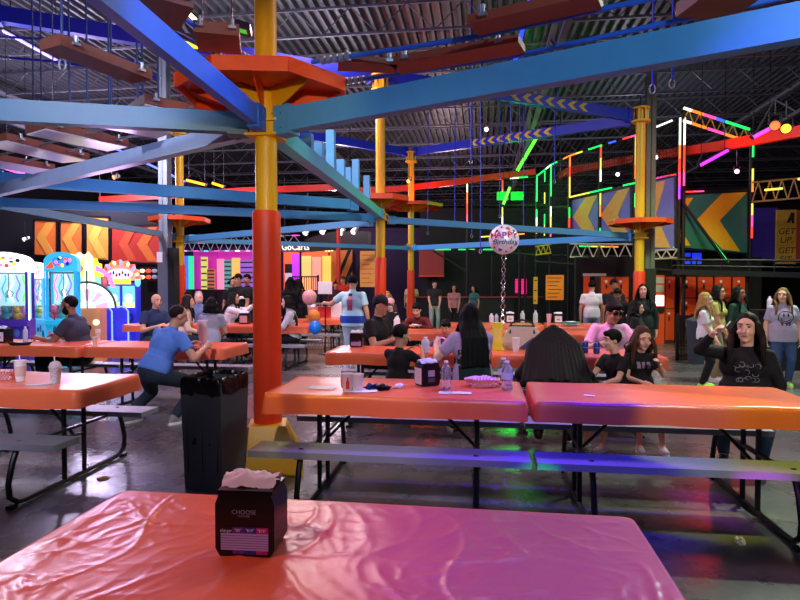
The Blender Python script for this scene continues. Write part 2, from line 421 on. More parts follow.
def dispenser(label, p, rz=0, style='black', s=1.0, nlabel=None, big=False):
    t = thing('napkin_dispenser', label, 'napkin dispenser', p, rz, 'napkin dispensers')
    w, d, h = .165*s, .125*s, .178*s
    b = MB(); b.prism([(-w/2+.012*s, 0), (w/2-.012*s, 0), (w/2, .02*s), (w/2, h*.8), (w/2-.012*s, h*.97), (-w/2+.012*s, h*.97), (-w/2, h*.8), (-w/2, .02*s)], d, (0, -d/2, 0), (1,0,0), (0,0,1), (0,1,0))
    b.build('body', blk, t, bevel=.006*s)
    b = MB(); b.box((0, 0, h*.975), (w*.93, d*.96, h*.06)); b.build('face_plate', blk, t, bevel=.008*s)
    f = -d/2-.0015
    if style == 'black':
        b = MB(); x0, x1 = -w*.40, w*.40
        b.m(0).bb((x0, f-.001, h*.10), (x1, f+.003, h*.36)); cw = (x1-x0)/4
        for i in range(4): b.m([4, 1, 2, 3][i]).bb((x0+i*cw, f-.0015, h*.36), (x0+(i+1)*cw, f+.003, h*.45))
        for i in range(1, 4): b.m([4, 1, 2, 3][i]).bb((x0+i*cw, f-.0015, h*.045), (x0+(i+1)*cw-.002, f+.003, h*.10))
        for i in range(6): b.m(1).bb((x0, f-.0016, h*(.13+.038*i)), (x1, f+.002, h*(.137+.038*i)))
        b.build('menu_card', [card_w, card_p, card_b, card_r, ink], t, smooth=0)
        if big:
            text('logo_lettering', 'CHOOSE', (0, f-.002, h*.69), (1,0,0), (0,0,1), .0125*s, grey_ink, t)
            text('logo_lettering', 'NATURE', (0, f-.002, h*.63), (1,0,0), (0,0,1), .0065*s, grey_ink, t)
            text('card_lettering', 'charger', (x0+cw*.5, f-.003, h*.405), (1,0,0), (0,0,1), .008*s, white_ink, t)
            for i, q in enumerate(('"$5"', '"$10"', '"$15"')): text('card_lettering', q, (x0+cw*(i+1.5), f-.003, h*.415), (1,0,0), (0,0,1), .008*s, white_ink, t)
    elif style == 'side':
        b = MB(); b.m(0).bb((-w/2-.002, -d*.42, h*.08), (-w/2+.002, d*.42, h*.80))
        for i in range(7): b.m(1).bb((-w/2-.003, -d*.36, h*(.17+.085*i)), (-w/2+.002, d*.30, h*(.178+.085*i)))
        b.m(2).bb((-w*.16, f-.001, h*.42), (w*.2, f+.003, h*.70)); b.m(3).bb((-w*.16, f-.001, h*.17), (w*.2, f+.003, h*.36))
        b.build('menu_card', [white_paper, M('grey_print', '#9a949c', .7), M('lilac_grey_print', '#a7a2ad', .6), M('slate_print', '#4d4d58', .6)], t, smooth=0)
    else:
        b = MB(); b.m(0).bb((-w*.40, f-.001, h*.12), (w*.40, f+.003, h*.78)); b.m(1).bb((-w*.2, f-.0015, h*.3), (w*.15, f+.002, h*.5))
        b.build('menu_card', [white_paper if style == 'white' else M('pinkish_card', '#c98a86', .6), M('lilac_grey_print', '#a7a2ad', .6)], t, smooth=0)
    if nlabel:
        n = napkin_bm(w*.92, d*.62, .034*s, int(p.x*37) % 50).build('paper_napkin', white_paper, None, smooth=180)
        n.location = V(p)+V((0, 0, h*1.012)); n.rotation_euler = (0, 0, rz); tag(n, nlabel, 'napkin', 'napkins sticking out of dispensers')
    return t
pd = on(244, 556, CT)
dispenser('large black napkin dispenser with lilac menu card on the nearest table', V((pd.x, pd.y+.06, CT)), rad(3), 'black', 1.0, 'white paper napkin draped over the top of the nearest napkin dispenser', big=True)
dispenser('black napkin dispenser with white printed side, on the table beside the bottle and check tray', place(427, 386, .05), rad(36), 'side', .92, 'white napkin tip poking up from the dispenser beside the clear bottle')
dispenser('black napkin dispenser at the left end of the table with the cap man', place(357, 347, .05), rad(0), 'black', .92, 'white napkin in dispenser near the man in black cap')
dispenser('dispenser with white card beside a pink cup, behind the diaper bag', place(558, 321, .05), 0, 'white', 1.0, 'white napkin atop the dispenser next to the pink cup')
dispenser('dispenser with white card next to the balloon ribbon', place(510, 319, .1), 0, 'white', 1.0, 'white napkin atop the dispenser next to the balloon ribbon')
dispenser('dispenser with pinkish card on the table in front of the couple in black', place(245, 324, .05), 0, 'pink', 1.15, 'white napkin stack on dispenser below the couple in black')
dispenser('dispenser at far left edge beside the dark tray', place(4, 343, .05), rad(-8), 'white', 1.0, 'white napkin bunch in the far left dispenser')

paperm = M('white_cup_paper', '#eeeaf0', .5, var=.03); clearm = M('clear_plastic', '#f4f2fa', .12, var=0, trans=.82, ior=1.25)
redm = M('red_print', '#c8201c', .5); greenm = M('green_print', '#2b9a4a', .5); lidm = M('dome_lid_plastic', '#f0eef4', .15, var=0, trans=.55, ior=1.2)
def cup(label, p, h=.14, r=.04, mat=None, straw=None, dome=False, band=None, name='paper_cup', group='drink cups'):
    t = thing(name, label, 'cup', p, -PI/2+.25, group)
    b = MB(); w = .0025
    b.lathe((0,0,0), [(r*.72, 0), (r, h), (r+.003, h+.003), (r+.002, h+.006), (r-w, h+.002), (r*.72-w, .008)], 22); b.build('cup_body', mat or paperm, t)
    if band == 'bottle':
        for q in range(3):
            a = q*2.1; b = MB(); pr = [(.003,.0),(.012,.004),(.012,.05),(.005,.068),(.005,.084)]
            X = V((-math.sin(a), math.cos(a), 0)); O = V((math.cos(a)*r*.87, math.sin(a)*r*.87, h*.16))
            b.prism([(x, z) for x, z in pr]+[(-x, z) for x, z in pr[::-1]], .004, O, X, V((math.cos(a)*.14, math.sin(a)*.14, 1)))
            b.build('bottle_print', redm, t)
    elif band:
        b = MB(); b.lathe((0,0,0), [(r*.80, h*.25), (r*.95, h*.75), (r*.96+.001, h*.75), (r*.81+.001, h*.25)], 22, caps=False); b.build('printed_band', band, t)
    if dome:
        b = MB(); b.lathe((0,0,h), [(r+.004, 0), (r+.004, .006), (r*.98, .02), (r*.75, .042), (r*.3, .052), (.002, .053)], 22); b.build('dome_lid', lidm, t)
    if straw:
        b = MB(); b.tube([(0, 0, h*.3), (.004, 0, h), (.012, 0, h+straw)], .004, 8); b.build('straw', paperm, t)
    return t
speck = M('printed_cup_pattern', '#cfcbd8', .5, var=.75, vscale=60)
cup('tall paper cup with a straw on the far left table, beside the red check tray', place(20.5, 381), .155, .043, straw=.045, band=M('blush_band', '#d8c2b8', .6))
cup('dome-lidded patterned cup with straw on the far left table', place(55.5, 383), .115, .042, mat=speck, straw=.085, dome=True)
cup('clear cup with a red bottle print, left of a touching pair', place(347.5, 391), .118, .044, mat=M('frosted_cup', '#e9e4ee', .3, var=0, trans=.35), band='bottle', name='plastic_cup')
cup('frosted cup right of the touching pair beside the blue wrapper', place(357.5, 391), .115, .044, mat=M('frosted_cup'), name='plastic_cup')
cup('plain white cup standing in front of the diaper bag', place(516, 352.5), .155, .042)
cup('white cup with straw among the blue cans', place(568, 352), .15, .04, straw=.07)
cup('pink cup left of the dispenser with a white card', place(549, 321), .17, .05, mat=M('pink_cup', '#e8b0b8', .5))
cup('orange-white cup at the left table end of the bearded man', place(94, 345.5), .10, .03, mat=M('cream_cup', '#e6d6c0', .5))
cup('slim white cup in front of the wheel game', place(98, 341), .15, .035, band=M('cream_band', '#d6c8b0', .5))
cup('white cup in front of the woman in white jacket', place(228.5, 325.5), .18, .035)
cup('white cup on the near end of the orange table behind the blue tee man', place(203, 345), .30, .06, mat=M('tumbler_lilac', '#d9d2de', .4), name='tumbler')
cup('cream cup beside the woman in grey top', place(206, 327), .19, .05, mat=M('cream_cup'))
water = M('bottle_plastic', '#eef2fa', .08, var=0, trans=.85, ior=1.2)
def bottle(label, p, h=.21, r=.033, body=None, band=None, capm=None, group='drink bottles'):
    t = thing('drink_bottle', label, 'bottle', p, random.random()*3, group)
    b = MB(); pr = [(r*.8, 0), (r, .008)]
    for i in range(5):
        z = .02+i*.022; pr += [(r, z), (r*.94, z+.011)]
    pr += [(r, h*.62), (r*.97, h*.7), (r*.72, h*.82), (r*.38, h*.9), (r*.36, h*.94)]
    b.lathe((0,0,0), pr, 20); b.build('bottle_body', body or water, t)
    b = MB(); b.lathe((0,0,h*.94), [(r*.43, 0), (r*.43, h*.06), (r*.3, h*.065)], 14); b.build('bottle_cap', capm or paperm, t)
    if band:
        b = MB(); b.lathe((0,0,0), [(r*1.02, h*.38), (r*1.02, h*.6)], 20, caps=False); b.build('bottle_label', band, t)
    return t
blab = M('pale_blue_label', '#b8c6ea', .5)
bottle('clear bottle with white cap right of the white-sided dispenser', place(446, 389), .20, .037)
bottle('nearer water bottle with pale label between check tray and table end', place(507, 390), .205, .04, band=blab)
bottle('water bottle tucked behind its twin beside the check tray', place(503.5, 385), .20, .04, band=blab)
lil = M('lilac_bottle', '#d6c9ee', .35)
bottle('lilac white bottle in front of the small boy in black', place(425.5, 353), .175, .045, body=lil)
bottle('lilac bottle half behind the small boy and child in purple', place(437.5, 351), .16, .035, body=lil)
bottle('left of two white bottles near the boy in dark red', place(390.5, 326), .20, .04, body=M('milky_bottle', '#e4dce6', .4))
bottle('right of two white bottles near the boy in dark red', place(397.5, 327.5), .22, .045, body=M('milky_bottle'))
bottle('left bottle of the pair left of the balloon ribbon', place(491.5, 321), .18, .045, body=M('milky_bottle'))
bottle('right bottle of the pair left of the balloon ribbon', place(496.5, 321), .17, .04, body=M('bluish_bottle', '#b9c8e0', .35))
bottle('greenish bottle right of the balloon ribbon dispenser', place(522.5, 322), .23, .045, body=M('mint_bottle', '#bcd8d4', .3))
bottle('clear tall bottle between the two dispensers with white cards', place(535.5, 322), .24, .045, body=M('mint_bottle'))
bottle('left white bottle in front of the man holding a plate', place(240.5, 319.5), .20, .055, body=M('milky_bottle'))
bottle('right white bottle in front of the man holding a plate', place(248, 319.5), .20, .055, body=M('milky_bottle'))
bottle('bottle beside the dark tray in front of the claw machine', place(25.5, 342), .20, .03, body=M('bluish_bottle'))
canb = M('blue_can_print', '#1f3f9a', .3, .5)
def can(label, px, py):
    t = thing('drink_can', label, 'can', place(px, py), random.random(), 'blue drink cans'); r = .034
    b = MB(); b.lathe((0,0,0), [(r*.8, 0), (r, .01), (r, .108), (r*.84, .12)], 18); b.build('can_body', canb, t)
    b = MB(); b.lathe((0,0,.12), [(r*.84, 0), (r*.8, .002), (r*.78, -.003)], 18); b.build('can_lid', galv, t)
    b = MB(); b.ell((0,0,.065), (r*1.02, r*1.02, .016), n=18, m=6); b.build('emblem', white_ink, t)
can('blue can with white emblem beside the straw cup', 570.5, 355.5); can('blue can by the tattooed forearm of the pink tee man', 585, 353); can('blue can in front of the boy in profile', 596.5, 353.5)
check = bpy.data.materials.new('red_check_paper'); check.use_nodes = True
_n = check.node_tree; _c = _n.nodes.new('ShaderNodeTexChecker'); _c.inputs['Scale'].default_value = 90
_c.inputs['Color1'].default_value = (.62, .05, .05, 1); _c.inputs['Color2'].default_value = (.85, .78, .78, 1)
_t = _n.nodes.new('ShaderNodeTexCoord'); _n.links.new(_t.outputs['Object'], _c.inputs['Vector']); _n.links.new(_c.outputs[0], _n.nodes['Principled BSDF'].inputs['Base Color'])
def tray(label, p, rz=0, L=.22, W=.15, H=.05, mat=None, wrap=True, group='paper food trays'):
    t = thing('food_tray', label, 'food tray', p, rz, group); b = MB(); n = 24; vs = []
    for ring, (k, z) in enumerate(((.78, 0), (1, H), (1.04, H*1.02), (.98, H), (.76, .004))):
        for i in range(n):
            a = 2*PI*i/n; c, s = math.cos(a), math.sin(a); e = (abs(c)**5+abs(s)**5)**(-1/5)
            vs.append((c*e*L/2*k, s*e*W/2*k, z+(.012*noise.noise(V((c*2, s*2, L*9))) if z > .02 else 0)))
    fs = [(r*n+i, r*n+(i+1) % n, (r+1)*n+(i+1) % n, (r+1)*n+i) for r in range(4) for i in range(n)]
    b.add(vs, fs+[tuple(range(n-1, -1, -1)), tuple(range(4*n, 5*n))]); b.build('tray_body', mat or check, t, smooth=60)
    if wrap:
        o = napkin_bm(L*.82, W*.9, .055, int(p.x*91) % 40).build('paper_liner', check if mat is None else white_paper, t, smooth=180); o.location = (0, 0, .02)
    return t
tray('red and white check food tray with crumpled liner beside two water bottles', place(482, 387, .05), rad(5), .25, .15, .05)
tray('red check paper tray at the left edge of the far left table', place(3, 380, .04), rad(20), .2, .14, .065)
tray('teal paper tray on the table behind the diaper bag', place(571, 327, .05), 0, .30, .2, .06, M('teal_tray', '#5fb8a8', .5))
tray('dark shallow tray in front of the claw machine', place(20, 346, .05), 0, .26, .16, .03, blk, False)
tray('white and red paper tray in front of the woman in grey top', place(216, 325, .06), 0, .32, .24, .07, M('white_red_tray', '#dd8f86', .6))
def sheet(label, p, w, d, rz, mat=None, name='paper_sheet', lines=0):
    b = MB(); n = 8; vs = [((i/n-.5)*w, (j/n-.5)*d, .003+.006*abs(noise.noise(V((i*.5, j*.5, p.x*7))))) for j in range(n+1) for i in range(n+1)]
    b.add(vs, [(j*(n+1)+i, j*(n+1)+i+1, (j+1)*(n+1)+i+1, (j+1)*(n+1)+i) for j in range(n) for i in range(n)])
    if lines:
        b.m(1)
        for i in range(lines): b.box(((-.35+.08*i)*w, .18*d, .0115), (.045*w, .3*d, .001))
    o = b.build(name, [mat or white_paper, ink], None, smooth=180); o.location = p; o.rotation_euler = (0, 0, rz); return tag(o, label, 'paper', 'loose papers on tables')
sheet('white paper flat on the orange cloth left of the paired cups', place(322, 388), .20, .12, rad(-8))
sheet('white receipt slip with dark print in front of the clear bottle', place(455, 393.3), .22, .085, rad(2), lines=4)
sheet('long white slip of paper left of the dome-lidded cup', place(40, 385), .20, .05, rad(20))
sheet('folded white napkin sheet under the paired cups', place(360, 391.5), .24, .10, rad(10), name='paper_napkin')
sheet('small white scrap near the front edge of the right table', place(589, 396), .07, .03, rad(-20))
def crumple(label, p, r, mat=None, name='crumpled_napkin', cat='napkin', seed=1, flat=.6, group=None):
    b = MB(); b.ell((0,0,0), (r, r, r), n=22, m=14)
    for v in b.bm.verts:
        d = v.co.normalized(); k = .75+.5*noise.noise(d*2.2+V((seed, 0, 0)))+.3*abs(noise.noise(d*5+V((0, seed, 0))))
        v.co = V((d.x*r*k*1.2, d.y*r*k, max(0, d.z*r*k*flat+r*flat*.55)))
    o = b.build(name, mat or white_paper, None, smooth=25); o.location = p; o.rotation_euler = (0, 0, seed); return tag(o, label, cat, group)
crumple('crumpled white napkin right of the blue snack wrapper', place(399, 388), .04, seed=4)
crumple('crumpled shiny blue and black snack wrapper beside the paired cups', place(372, 389), .055, M('blue_foil', '#23306e', .2, .6, var=.5, vscale=30), 'snack_wrapper', 'wrapper', 7, .5)
crumple('black foil wrapper half lying right of the blue one', place(383, 389.5), .06, M('black_foil', '#0f0f16', .25, .4), 'snack_wrapper', 'wrapper', 11, .45)
g = on(740, 544, 0); crumple('crumpled white paper ball on the floor at lower right', g, .028, seed=2, flat=1.0, name='paper_ball', cat='litter')
g = on(58, 446, 0); crumple('flattened tan paper scrap on the floor under the far left table', g, .05, M('tan_paper', '#b98a5e', .8), 'paper_scrap', 'litter', 5, .25, 'scraps on the floor')
g = on(103, 479, 0); crumple('tan paper scrap on the floor between far left table and near cloth', g, .05, M('tan_paper'), 'paper_scrap', 'litter', 9, .2, 'scraps on the floor')
# yellow box, diaper bag, gift things
def gbox(name, label, cat, p, size, rz, mats, extra=None, bevel=.006):
    t = thing(name, label, cat, p, rz); b = MB(); b.box((0, 0, size[2]/2), size); b.build('box_body', mats[0], t, bevel=bevel)
    if extra: extra(t, size)
    return t
def ybox(t, s):
    b = MB(); b.box((0, -s[1]/2-.001, s[2]*.55), (s[0]*.7, .003, s[2]*.5)); b.build('front_print', M('yellow_print', '#f4e56a', .5), t)
gbox('yellow_carton', 'upright yellow carton beside the long-haired woman in green', 'carton', place(494.5, 350, .04), (.115, .07, .31), 0, [M('bright_yellow_card', '#e8e01c', .5)], ybox)
def bag(label, p, size, mat, trim):
    t = thing('diaper_bag', label, 'bag', p, rad(-4)); w, d, h = size
    b = MB(); b.prism([(-w/2, 0), (w/2, 0), (w*.56, h*.45), (w*.36, h), (-w*.36, h), (-w*.56, h*.45)], d, (0, -d/2, 0), (1,0,0), (0,0,1), (0,1,0)); b.build('bag_body', mat, t, bevel=.04, seg=4)
    b = MB(); b.tube([(-w*.34, -d*.5, h*.7), (-w*.3, -d*.35, h*1.16), (0, -d*.25, h*1.3), (w*.3, -d*.35, h*1.16), (w*.34, -d*.5, h*.7)], .012, 8); b.build('handle', trim, t)
    b = MB(); b.box((0, 0, h*.98), (w*.74, d*.6, .03)); b.build('zip_top', trim, t, bevel=.008)
    b = MB(); b.prism([(-w*.1, .01), (w*.54, .01), (w*.54, h*.35), (w*.3, h*.55)], .012, (0, -d/2-.012, 0), (1,0,0), (0,0,1), (0,1,0)); b.build('side_pocket', M('slate_blue_fabric', '#4c5680', .8), t)
bag('beige and slate diaper bag with dark handle on the table beyond the dark long hair', place(522, 350, .16), (.40, .2, .26), M('beige_fabric', '#c9bcae', .8, bump=.2), M('dark_strap', '#191a1e', .7))
redf = M('red_gift_paper', '#c22b2e', .5)
def gift(label, px, py, mat, w=.3, h=.3, tissue=True):
    t = thing('gift_bag', label, 'gift bag', place(px, py, .1), rad(random.uniform(-15, 15)), 'party gift bags')
    b = MB(); b.prism([(-w/2, 0), (w/2, 0), (w/2*1.05, h), (-w/2*1.05, h)], w*.5, (0, -w*.25, 0), (1,0,0), (0,0,1), (0,1,0)); b.build('bag_body', mat, t, bevel=.008)
    b = MB(); b.tube([(-w*.2, -w*.26, h), (-w*.15, -w*.26, h+.08), (w*.15, -w*.26, h+.08), (w*.2, -w*.26, h)], .006, 6); b.build('handle', white_paper, t)
    if tissue:
        o = napkin_bm(w*.9, w*.45, .09, int(px)).build('tissue_paper', white_paper, t, smooth=180); o.location = (0, 0, h-.01)
gift('red gift bag on the far table by the party sign', 325, 315, redf, .42, .24, False)
gift('pink gift bag with tissue at the middle of the far party table', 309, 318, M('pink_gift_paper', '#e29aa4', .5), .34, .24)
gift('white gift bag at the right end of the far party table', 336, 317, white_paper, .30, .3)
t = thing('party_sign', 'white party sign board on a stand left of the man in light blue tee', 'sign', gnd(325, 12.6))
b = MB(); b.box((0, 0, 1.44), (.31, .02, .27)); b.build('board', white_paper, t, bevel=.004)
b = MB(); b.tube([(0, .02, 0), (0, .02, 1.4)], .015); b.box((0, .02, .01), (.3, .3, .02)); b.build('stand', black_metal, t)
def balloon(label, p, r, mat, tie, group=None):
    t = thing('party_balloon', label, 'balloon', p, 0, group)
    b = MB(); b.lathe((0,0,0), [(r*math.cos(a)*(1 if a > 0 else .97+.0*a), r*math.sin(a)*(1.0 if a > 0 else 1.12)) for a in [(-PI/2+PI*i/16)*.999 for i in range(17)]], 24); b.build('balloon_skin', mat, t, smooth=180)
    b = MB(); b.cyl((0,0,-r*1.18), (0,0,-r*1.1), .014, .006, 8); b.build('knot', mat, t)
    b = MB(); b.tube([(0,0,-r*1.18), tuple((tie-p)*.5+V((.01, .01, -r*.5))), tuple(tie-p)], .003, 5); b.build('string', paperm, t)
q = at(315, 327, 10.15); balloon('blue balloon hanging at the table end right of the orange column', q, .115, M('blue_latex', '#1474d8', .2, var=.05), V((q.x+.03, q.y+.05, .55)), 'balloons at the table end')
q = at(314, 316, 10.3); balloon('orange balloon just above the blue one', q, .115, M('orange_latex', '#f08a3a', .2, var=.05), V((q.x+.02, q.y+.02, .75)), 'balloons at the table end')
q = at(309.5, 297, 11.8); balloon('pink and white balloon among the party guests', q, .15, M('pink_latex', '#e9a8ac', .25, var=.25), V((q.x, q.y, .9)))
# foil birthday balloon
q = at(504, 239.5, 10.9); t = thing('foil_balloon', 'round silver foil balloon printed with birthday greeting, on a glittery ribbon', 'balloon', q)
foil = M('silver_foil', '#ece6f2', .3, .15, var=.15, vscale=14)
b = MB(); R = .27
Rx = Matrix.Rotation(PI/2, 3, 'X')
b.lathe((0,0,0), [(R*math.sin(a)*(1+.012*math.cos(12*a)), R*.42*-math.cos(a)) for a in [PI*i/18*.998+.001 for i in range(19)]], 40, Rx); b.build('balloon_skin', foil, t, smooth=180)
b = MB(); b.lathe((0,0,0), [(R*.985, -.006), (R*1.04, 0), (R*.985, .006)], 40, Rx, caps=False); b.build('foil_seam', foil, t)
pk = [M('foil_print_'+n, c, .3) for n, c in (('magenta', '#c81f78'), ('purple', '#6a28b8'), ('red', '#d8262a'), ('blue', '#2a3fd0'), ('navy', '#22205a'))]
for i, chx in enumerate('HAPPY'): text('greeting_lettering', chx, ((i-2)*.098, -.122+(i-2)**2*.011, .065+.01*(i % 2)), (1,(i-2)*.18,0), (0,0,1), .125, [pk[2], pk[0], pk[1], pk[2], pk[0]][i], t, bold=.02)
text('greeting_lettering', 'Birthday', (.01, -.126, -.055), (1,0,.0), (0,0,1), .098, pk[4], t, shear=.3, bold=.02)
for i in range(12):
    a = i*.52+.2; rr = R*(.84 if i % 2 else .74)
    b = MB(); b.ell((math.cos(a)*rr, -R*.42*math.sqrt(1-(rr/R)**2)-.002, math.sin(a)*rr), (.018+.01*(i % 3), .004, .018+.01*(i % 3)), n=12, m=6); b.build('printed_dot', pk[i % 5], t)
bt = at(502.5, 326, 10.9); bt.z = CT
b = MB(); n = 40
for sgn in (-1, 1):
    b.tube([V((.03*math.sin(i*.9)*sgn+.01*sgn, .03*math.cos(i*.8), -R-.02+(bt.z+.02-q.z+R)*i/n))+V(((bt-q).x*i/n, (bt-q).y*i/n, 0)) for i in range(n+1)], .009, 5)
b.build('ribbon', M('glitter_ribbon', '#c8c4d0', .2, .8, var=.5, vscale=60), t)
b = MB(); o_ = bt-q; b.lathe(o_, [(.045, 0), (.05, .02), (.02, .07)], 12); b.build('weight', foil, t)

# ------------------------------------------------------------------ trash bin with liner
g = on(204, 492, 0); g = V((g.x+.01, g.y+.175, 0)); RZ = rad(-6)
bin_m = M('dark_grey_bin_plastic', '#3a3f49', .5, var=.08)
t = thing('trash_bin', 'black slim trash bin with open top standing left of the orange padded column', 'trash bin', g, RZ)
b = MB(); w0, d0, w1, d1, H = .30, .34, .33, .40, .80
outer = [(-w0/2, -d0/2, 0), (w0/2, -d0/2, 0), (w0/2, d0/2, 0), (-w0/2, d0/2, 0), (-w1/2, -d1/2, H), (w1/2, -d1/2, H), (w1/2, d1/2, H), (-w1/2, d1/2, H)]
k = .93; inner = [(-w1/2*k, -d1/2*k, H), (w1/2*k, -d1/2*k, H), (w1/2*k, d1/2*k, H), (-w1/2*k, d1/2*k, H), (-w0/2*k, -d0/2*k, .02), (w0/2*k, -d0/2*k, .02), (w0/2*k, d0/2*k, .02), (-w0/2*k, d0/2*k, .02)]
b.add(outer+inner, [(3,2,1,0), (0,1,5,4), (1,2,6,5), (2,3,7,6), (3,0,4,7), (4,5,9,8), (5,6,10,9), (6,7,11,10), (7,4,8,11), (8,9,13,12), (9,10,14,13), (10,11,15,14), (11,8,12,15), (12,13,14,15)])
b.build('bin_body', bin_m, t, bevel=.012)
b = MB()
for x in (-.12, 0, .12): b.box((x, -d0/2-.012, .42), (.012, .02, .55))
b.build('front_rib', bin_m, t)
# liner: crumpled film folded over the rim
b = MB(); n = 96; vs = []; rings = [(.90, .34), (.92, .6), (.94, H-.02), (.96, H+.022), (1.0, H+.035), (1.05, H+.02), (1.065, H-.02), (1.06, H-.055), (1.05, H-.085)]
for r, (k, z) in enumerate(rings):
    for i in range(n):
        a = 2*PI*i/n; c, s_ = math.cos(a), math.sin(a); e = (abs(c)**9+abs(s_)**9)**(-1/9)
        jit = .010*noise.noise(V((c*7, s_*7, z*9)))+.006*noise.noise(V((c*17, s_*17, z*16)))
        lo = .03*noise.noise(V((c*3, s_*3, 2)))*(r == len(rings)-1)+.02*noise.noise(V((c*9, s_*9, 5)))*(r >= len(rings)-2)
        vs.append((c*e*(w1/2*k+jit), s_*e*(d1/2*k+jit), z+lo+(.012*noise.noise(V((c*4, s_*4, 7))) if 2 < r < 6 else 0)))
b.add(vs, [(r*n+i, r*n+(i+1) % n, (r+1)*n+(i+1) % n, (r+1)*n+i) for r in range(len(rings)-1) for i in range(n)]+[tuple(range(n))])
lin_o = b.build('trash_bag', M('black_bag_film', '#0c0c10', .25, var=.1, bump=.25, bscale=40), None, smooth=60); lin_o.location = g; lin_o.rotation_euler = (0,0,RZ)
tag(lin_o, 'black plastic liner folded over the rim of the open trash bin', 'trash bag')

# ------------------------------------------------------------------ ropes course
def column(label, px, d, r, rpad, zpad, zdeck, rdeck, ztop, collar=None, base=True, deck_sides=8, g=None, topcap=True, zb=None):
    p = gnd(px, d) if g is None else g
    t = thing('ropes_course_column', label, 'column', p, 0, 'yellow ropes course columns', 'thing')
    b = MB(); b.cyl((0,0,zpad-.1), (0,0,ztop), r, n=24)
    b.build('pole', yellow_paint, t)
    b = MB(); b.lathe((0,0,0), [(rpad*.98, .2), (rpad, .23), (rpad*1.02, zpad*.4), (rpad, zpad*.62), (rpad*1.015, zpad-.02), (rpad*.97, zpad), (r, zpad+.002)], 32); b.build('pad', orange_pad, t, smooth=60)
    if base:
        b = MB(); h = .37; vs = []
        for k_, z in ((.30, 0), (.30, .05), (.155, h), (.10, h+.005)):
            for i in range(4):
                a = rad(45+17)+i*PI/2; vs.append((math.cos(a)*k_*1.35, math.sin(a)*k_*1.35, z))
        b.add(vs, [(r_*4+i, r_*4+(i+1) % 4, r_*4+4+(i+1) % 4, r_*4+4+i) for r_ in range(3) for i in range(4)]+[(3,2,1,0), (12,13,14,15)])
        b.build('base_cover', yellow_paint, t, bevel=.012)
    if zdeck:
        b = MB(); n = deck_sides; a0 = PI/n+.2
        pl = [(math.cos(a0+2*PI*i/n)*rdeck, math.sin(a0+2*PI*i/n)*rdeck) for i in range(n)]
        b.prism(pl, .03, (0,0,zdeck+.05), (1,0,0), (0,1,0), (0,0,1))
        for i in range(n):
            q0, q1 = pl[i], pl[(i+1) % n]; b.bar((q0[0]*.985, q0[1]*.985, zdeck+.025), (q1[0]*.985, q1[1]*.985, zdeck+.025), .02, .10)
        b.build('deck', orange_deck, t, bevel=.004)
        for i in range(n):
            a = a0+2*PI*(i+.5)/n; e = V((math.cos(a), math.sin(a), 0))
            b = MB(); b.prism([(r*.9, -.16), (r*.9, .05), (rdeck*.86, .05), (rdeck*.86, .03)], .012, V((0,0,zdeck)), e, (0,0,1)); b.build('deck_bracket', orange_deck if i % 2 else yellow_paint, t)
    if collar:
        for zc in collar:
            b = MB(); b.box((0, 0, zc), (r*3.0, r*3.0, .02)); b.box((0, 0, zc+.11), (r*3.0, r*3.0, .02)); b.box((0, 0, zc+.055), (r*2.3, r*2.3, .1)); b.build('beam_collar', yellow_paint, t, bevel=.003)
    if topcap:
        b = MB()
        b.cyl((0,0,ztop), (0,0,ztop+.04), r*1.9, n=20); b.cyl((0,0,ztop-.3), (0,0,ztop-.26), r*2.0, n=20)
        for i in range(6):
            a = i*PI/3; b.box((math.cos(a)*r*1.5, math.sin(a)*r*1.5, ztop-.13), (.04, .04, .26))
        b.build('top_flange', yellow_paint, t)
    return p
K1 = column('nearest yellow column with orange octagonal deck and orange pad, beside the trash bin', 267, 4.75, .088, .113, 2.10, 3.03, .70, CH, collar=[2.70], topcap=False)
K2 = column('yellow column at left by the grey steel post', 180.5, 14.8, .10, .13, 2.0, 3.12, .75, 5.6, collar=[2.6])
K3 = column('yellow column left of centre beside the yellow notice board', 380.5, 11.8, .095, .115, 2.06, 3.2, .6, 5.7, collar=[2.82])
K4 = column('farthest and thinnest yellow column, near the boy in dark red', 411, 19.5, .10, .125, 2.0, 4.1, 1.1, 5.9, collar=[2.75])
K5 = column('yellow column at right in front of the chevron banners', 639, 13.5, .105, .13, 1.82, 2.92, .72, 5.55, collar=[2.58])
# green-grey building post behind the right column
def ipost(label, px, d, w, ztop, mat, padz=None, padm=None, boxes=()):
    p = gnd(px, d); t = thing('building_post', label, 'post', p, 0, None, 'thing')
    b = MB(); b.bb((-w/2, -w/2, 0), (w/2, -w/2+.015, ztop)); b.bb((-w/2, w/2-.015, 0), (w/2, w/2, ztop)); b.bb((-.008, -w/2, 0), (.008, w/2, ztop)); b.build('steel_post', mat, t)
    if padz:
        b = MB(); b.bb((-w*.62, -w*.62, 0), (w*.62, w*.62, padz)); b.build('post_pad', padm, t, bevel=.01)
    for (nm, lo, hi, m_) in boxes:
        b = MB(); b.bb(lo, hi); b.build(nm, m_, t, bevel=.004)
ipost('grey steel building post with grey padded foot near the left yellow column', 166, 14.2, .22, 7.0, galv, 2.25, M('grey_post_pad', '#5d646c', .6), [('notice_plate', (-.14, -.16, 2.05), (.0, -.145, 2.3), white_paper), ('cable_box', (.14, -.16, .2), (.30, .1, 2.4), rubber)])
ipost('grey-green building post right behind the right yellow column', 648.5, 14.2, .22, 6.6, M('greenish_grey_paint', '#5c6a5e', .6), 1.9, M('dark_post_pad', '#1c2420', .7))
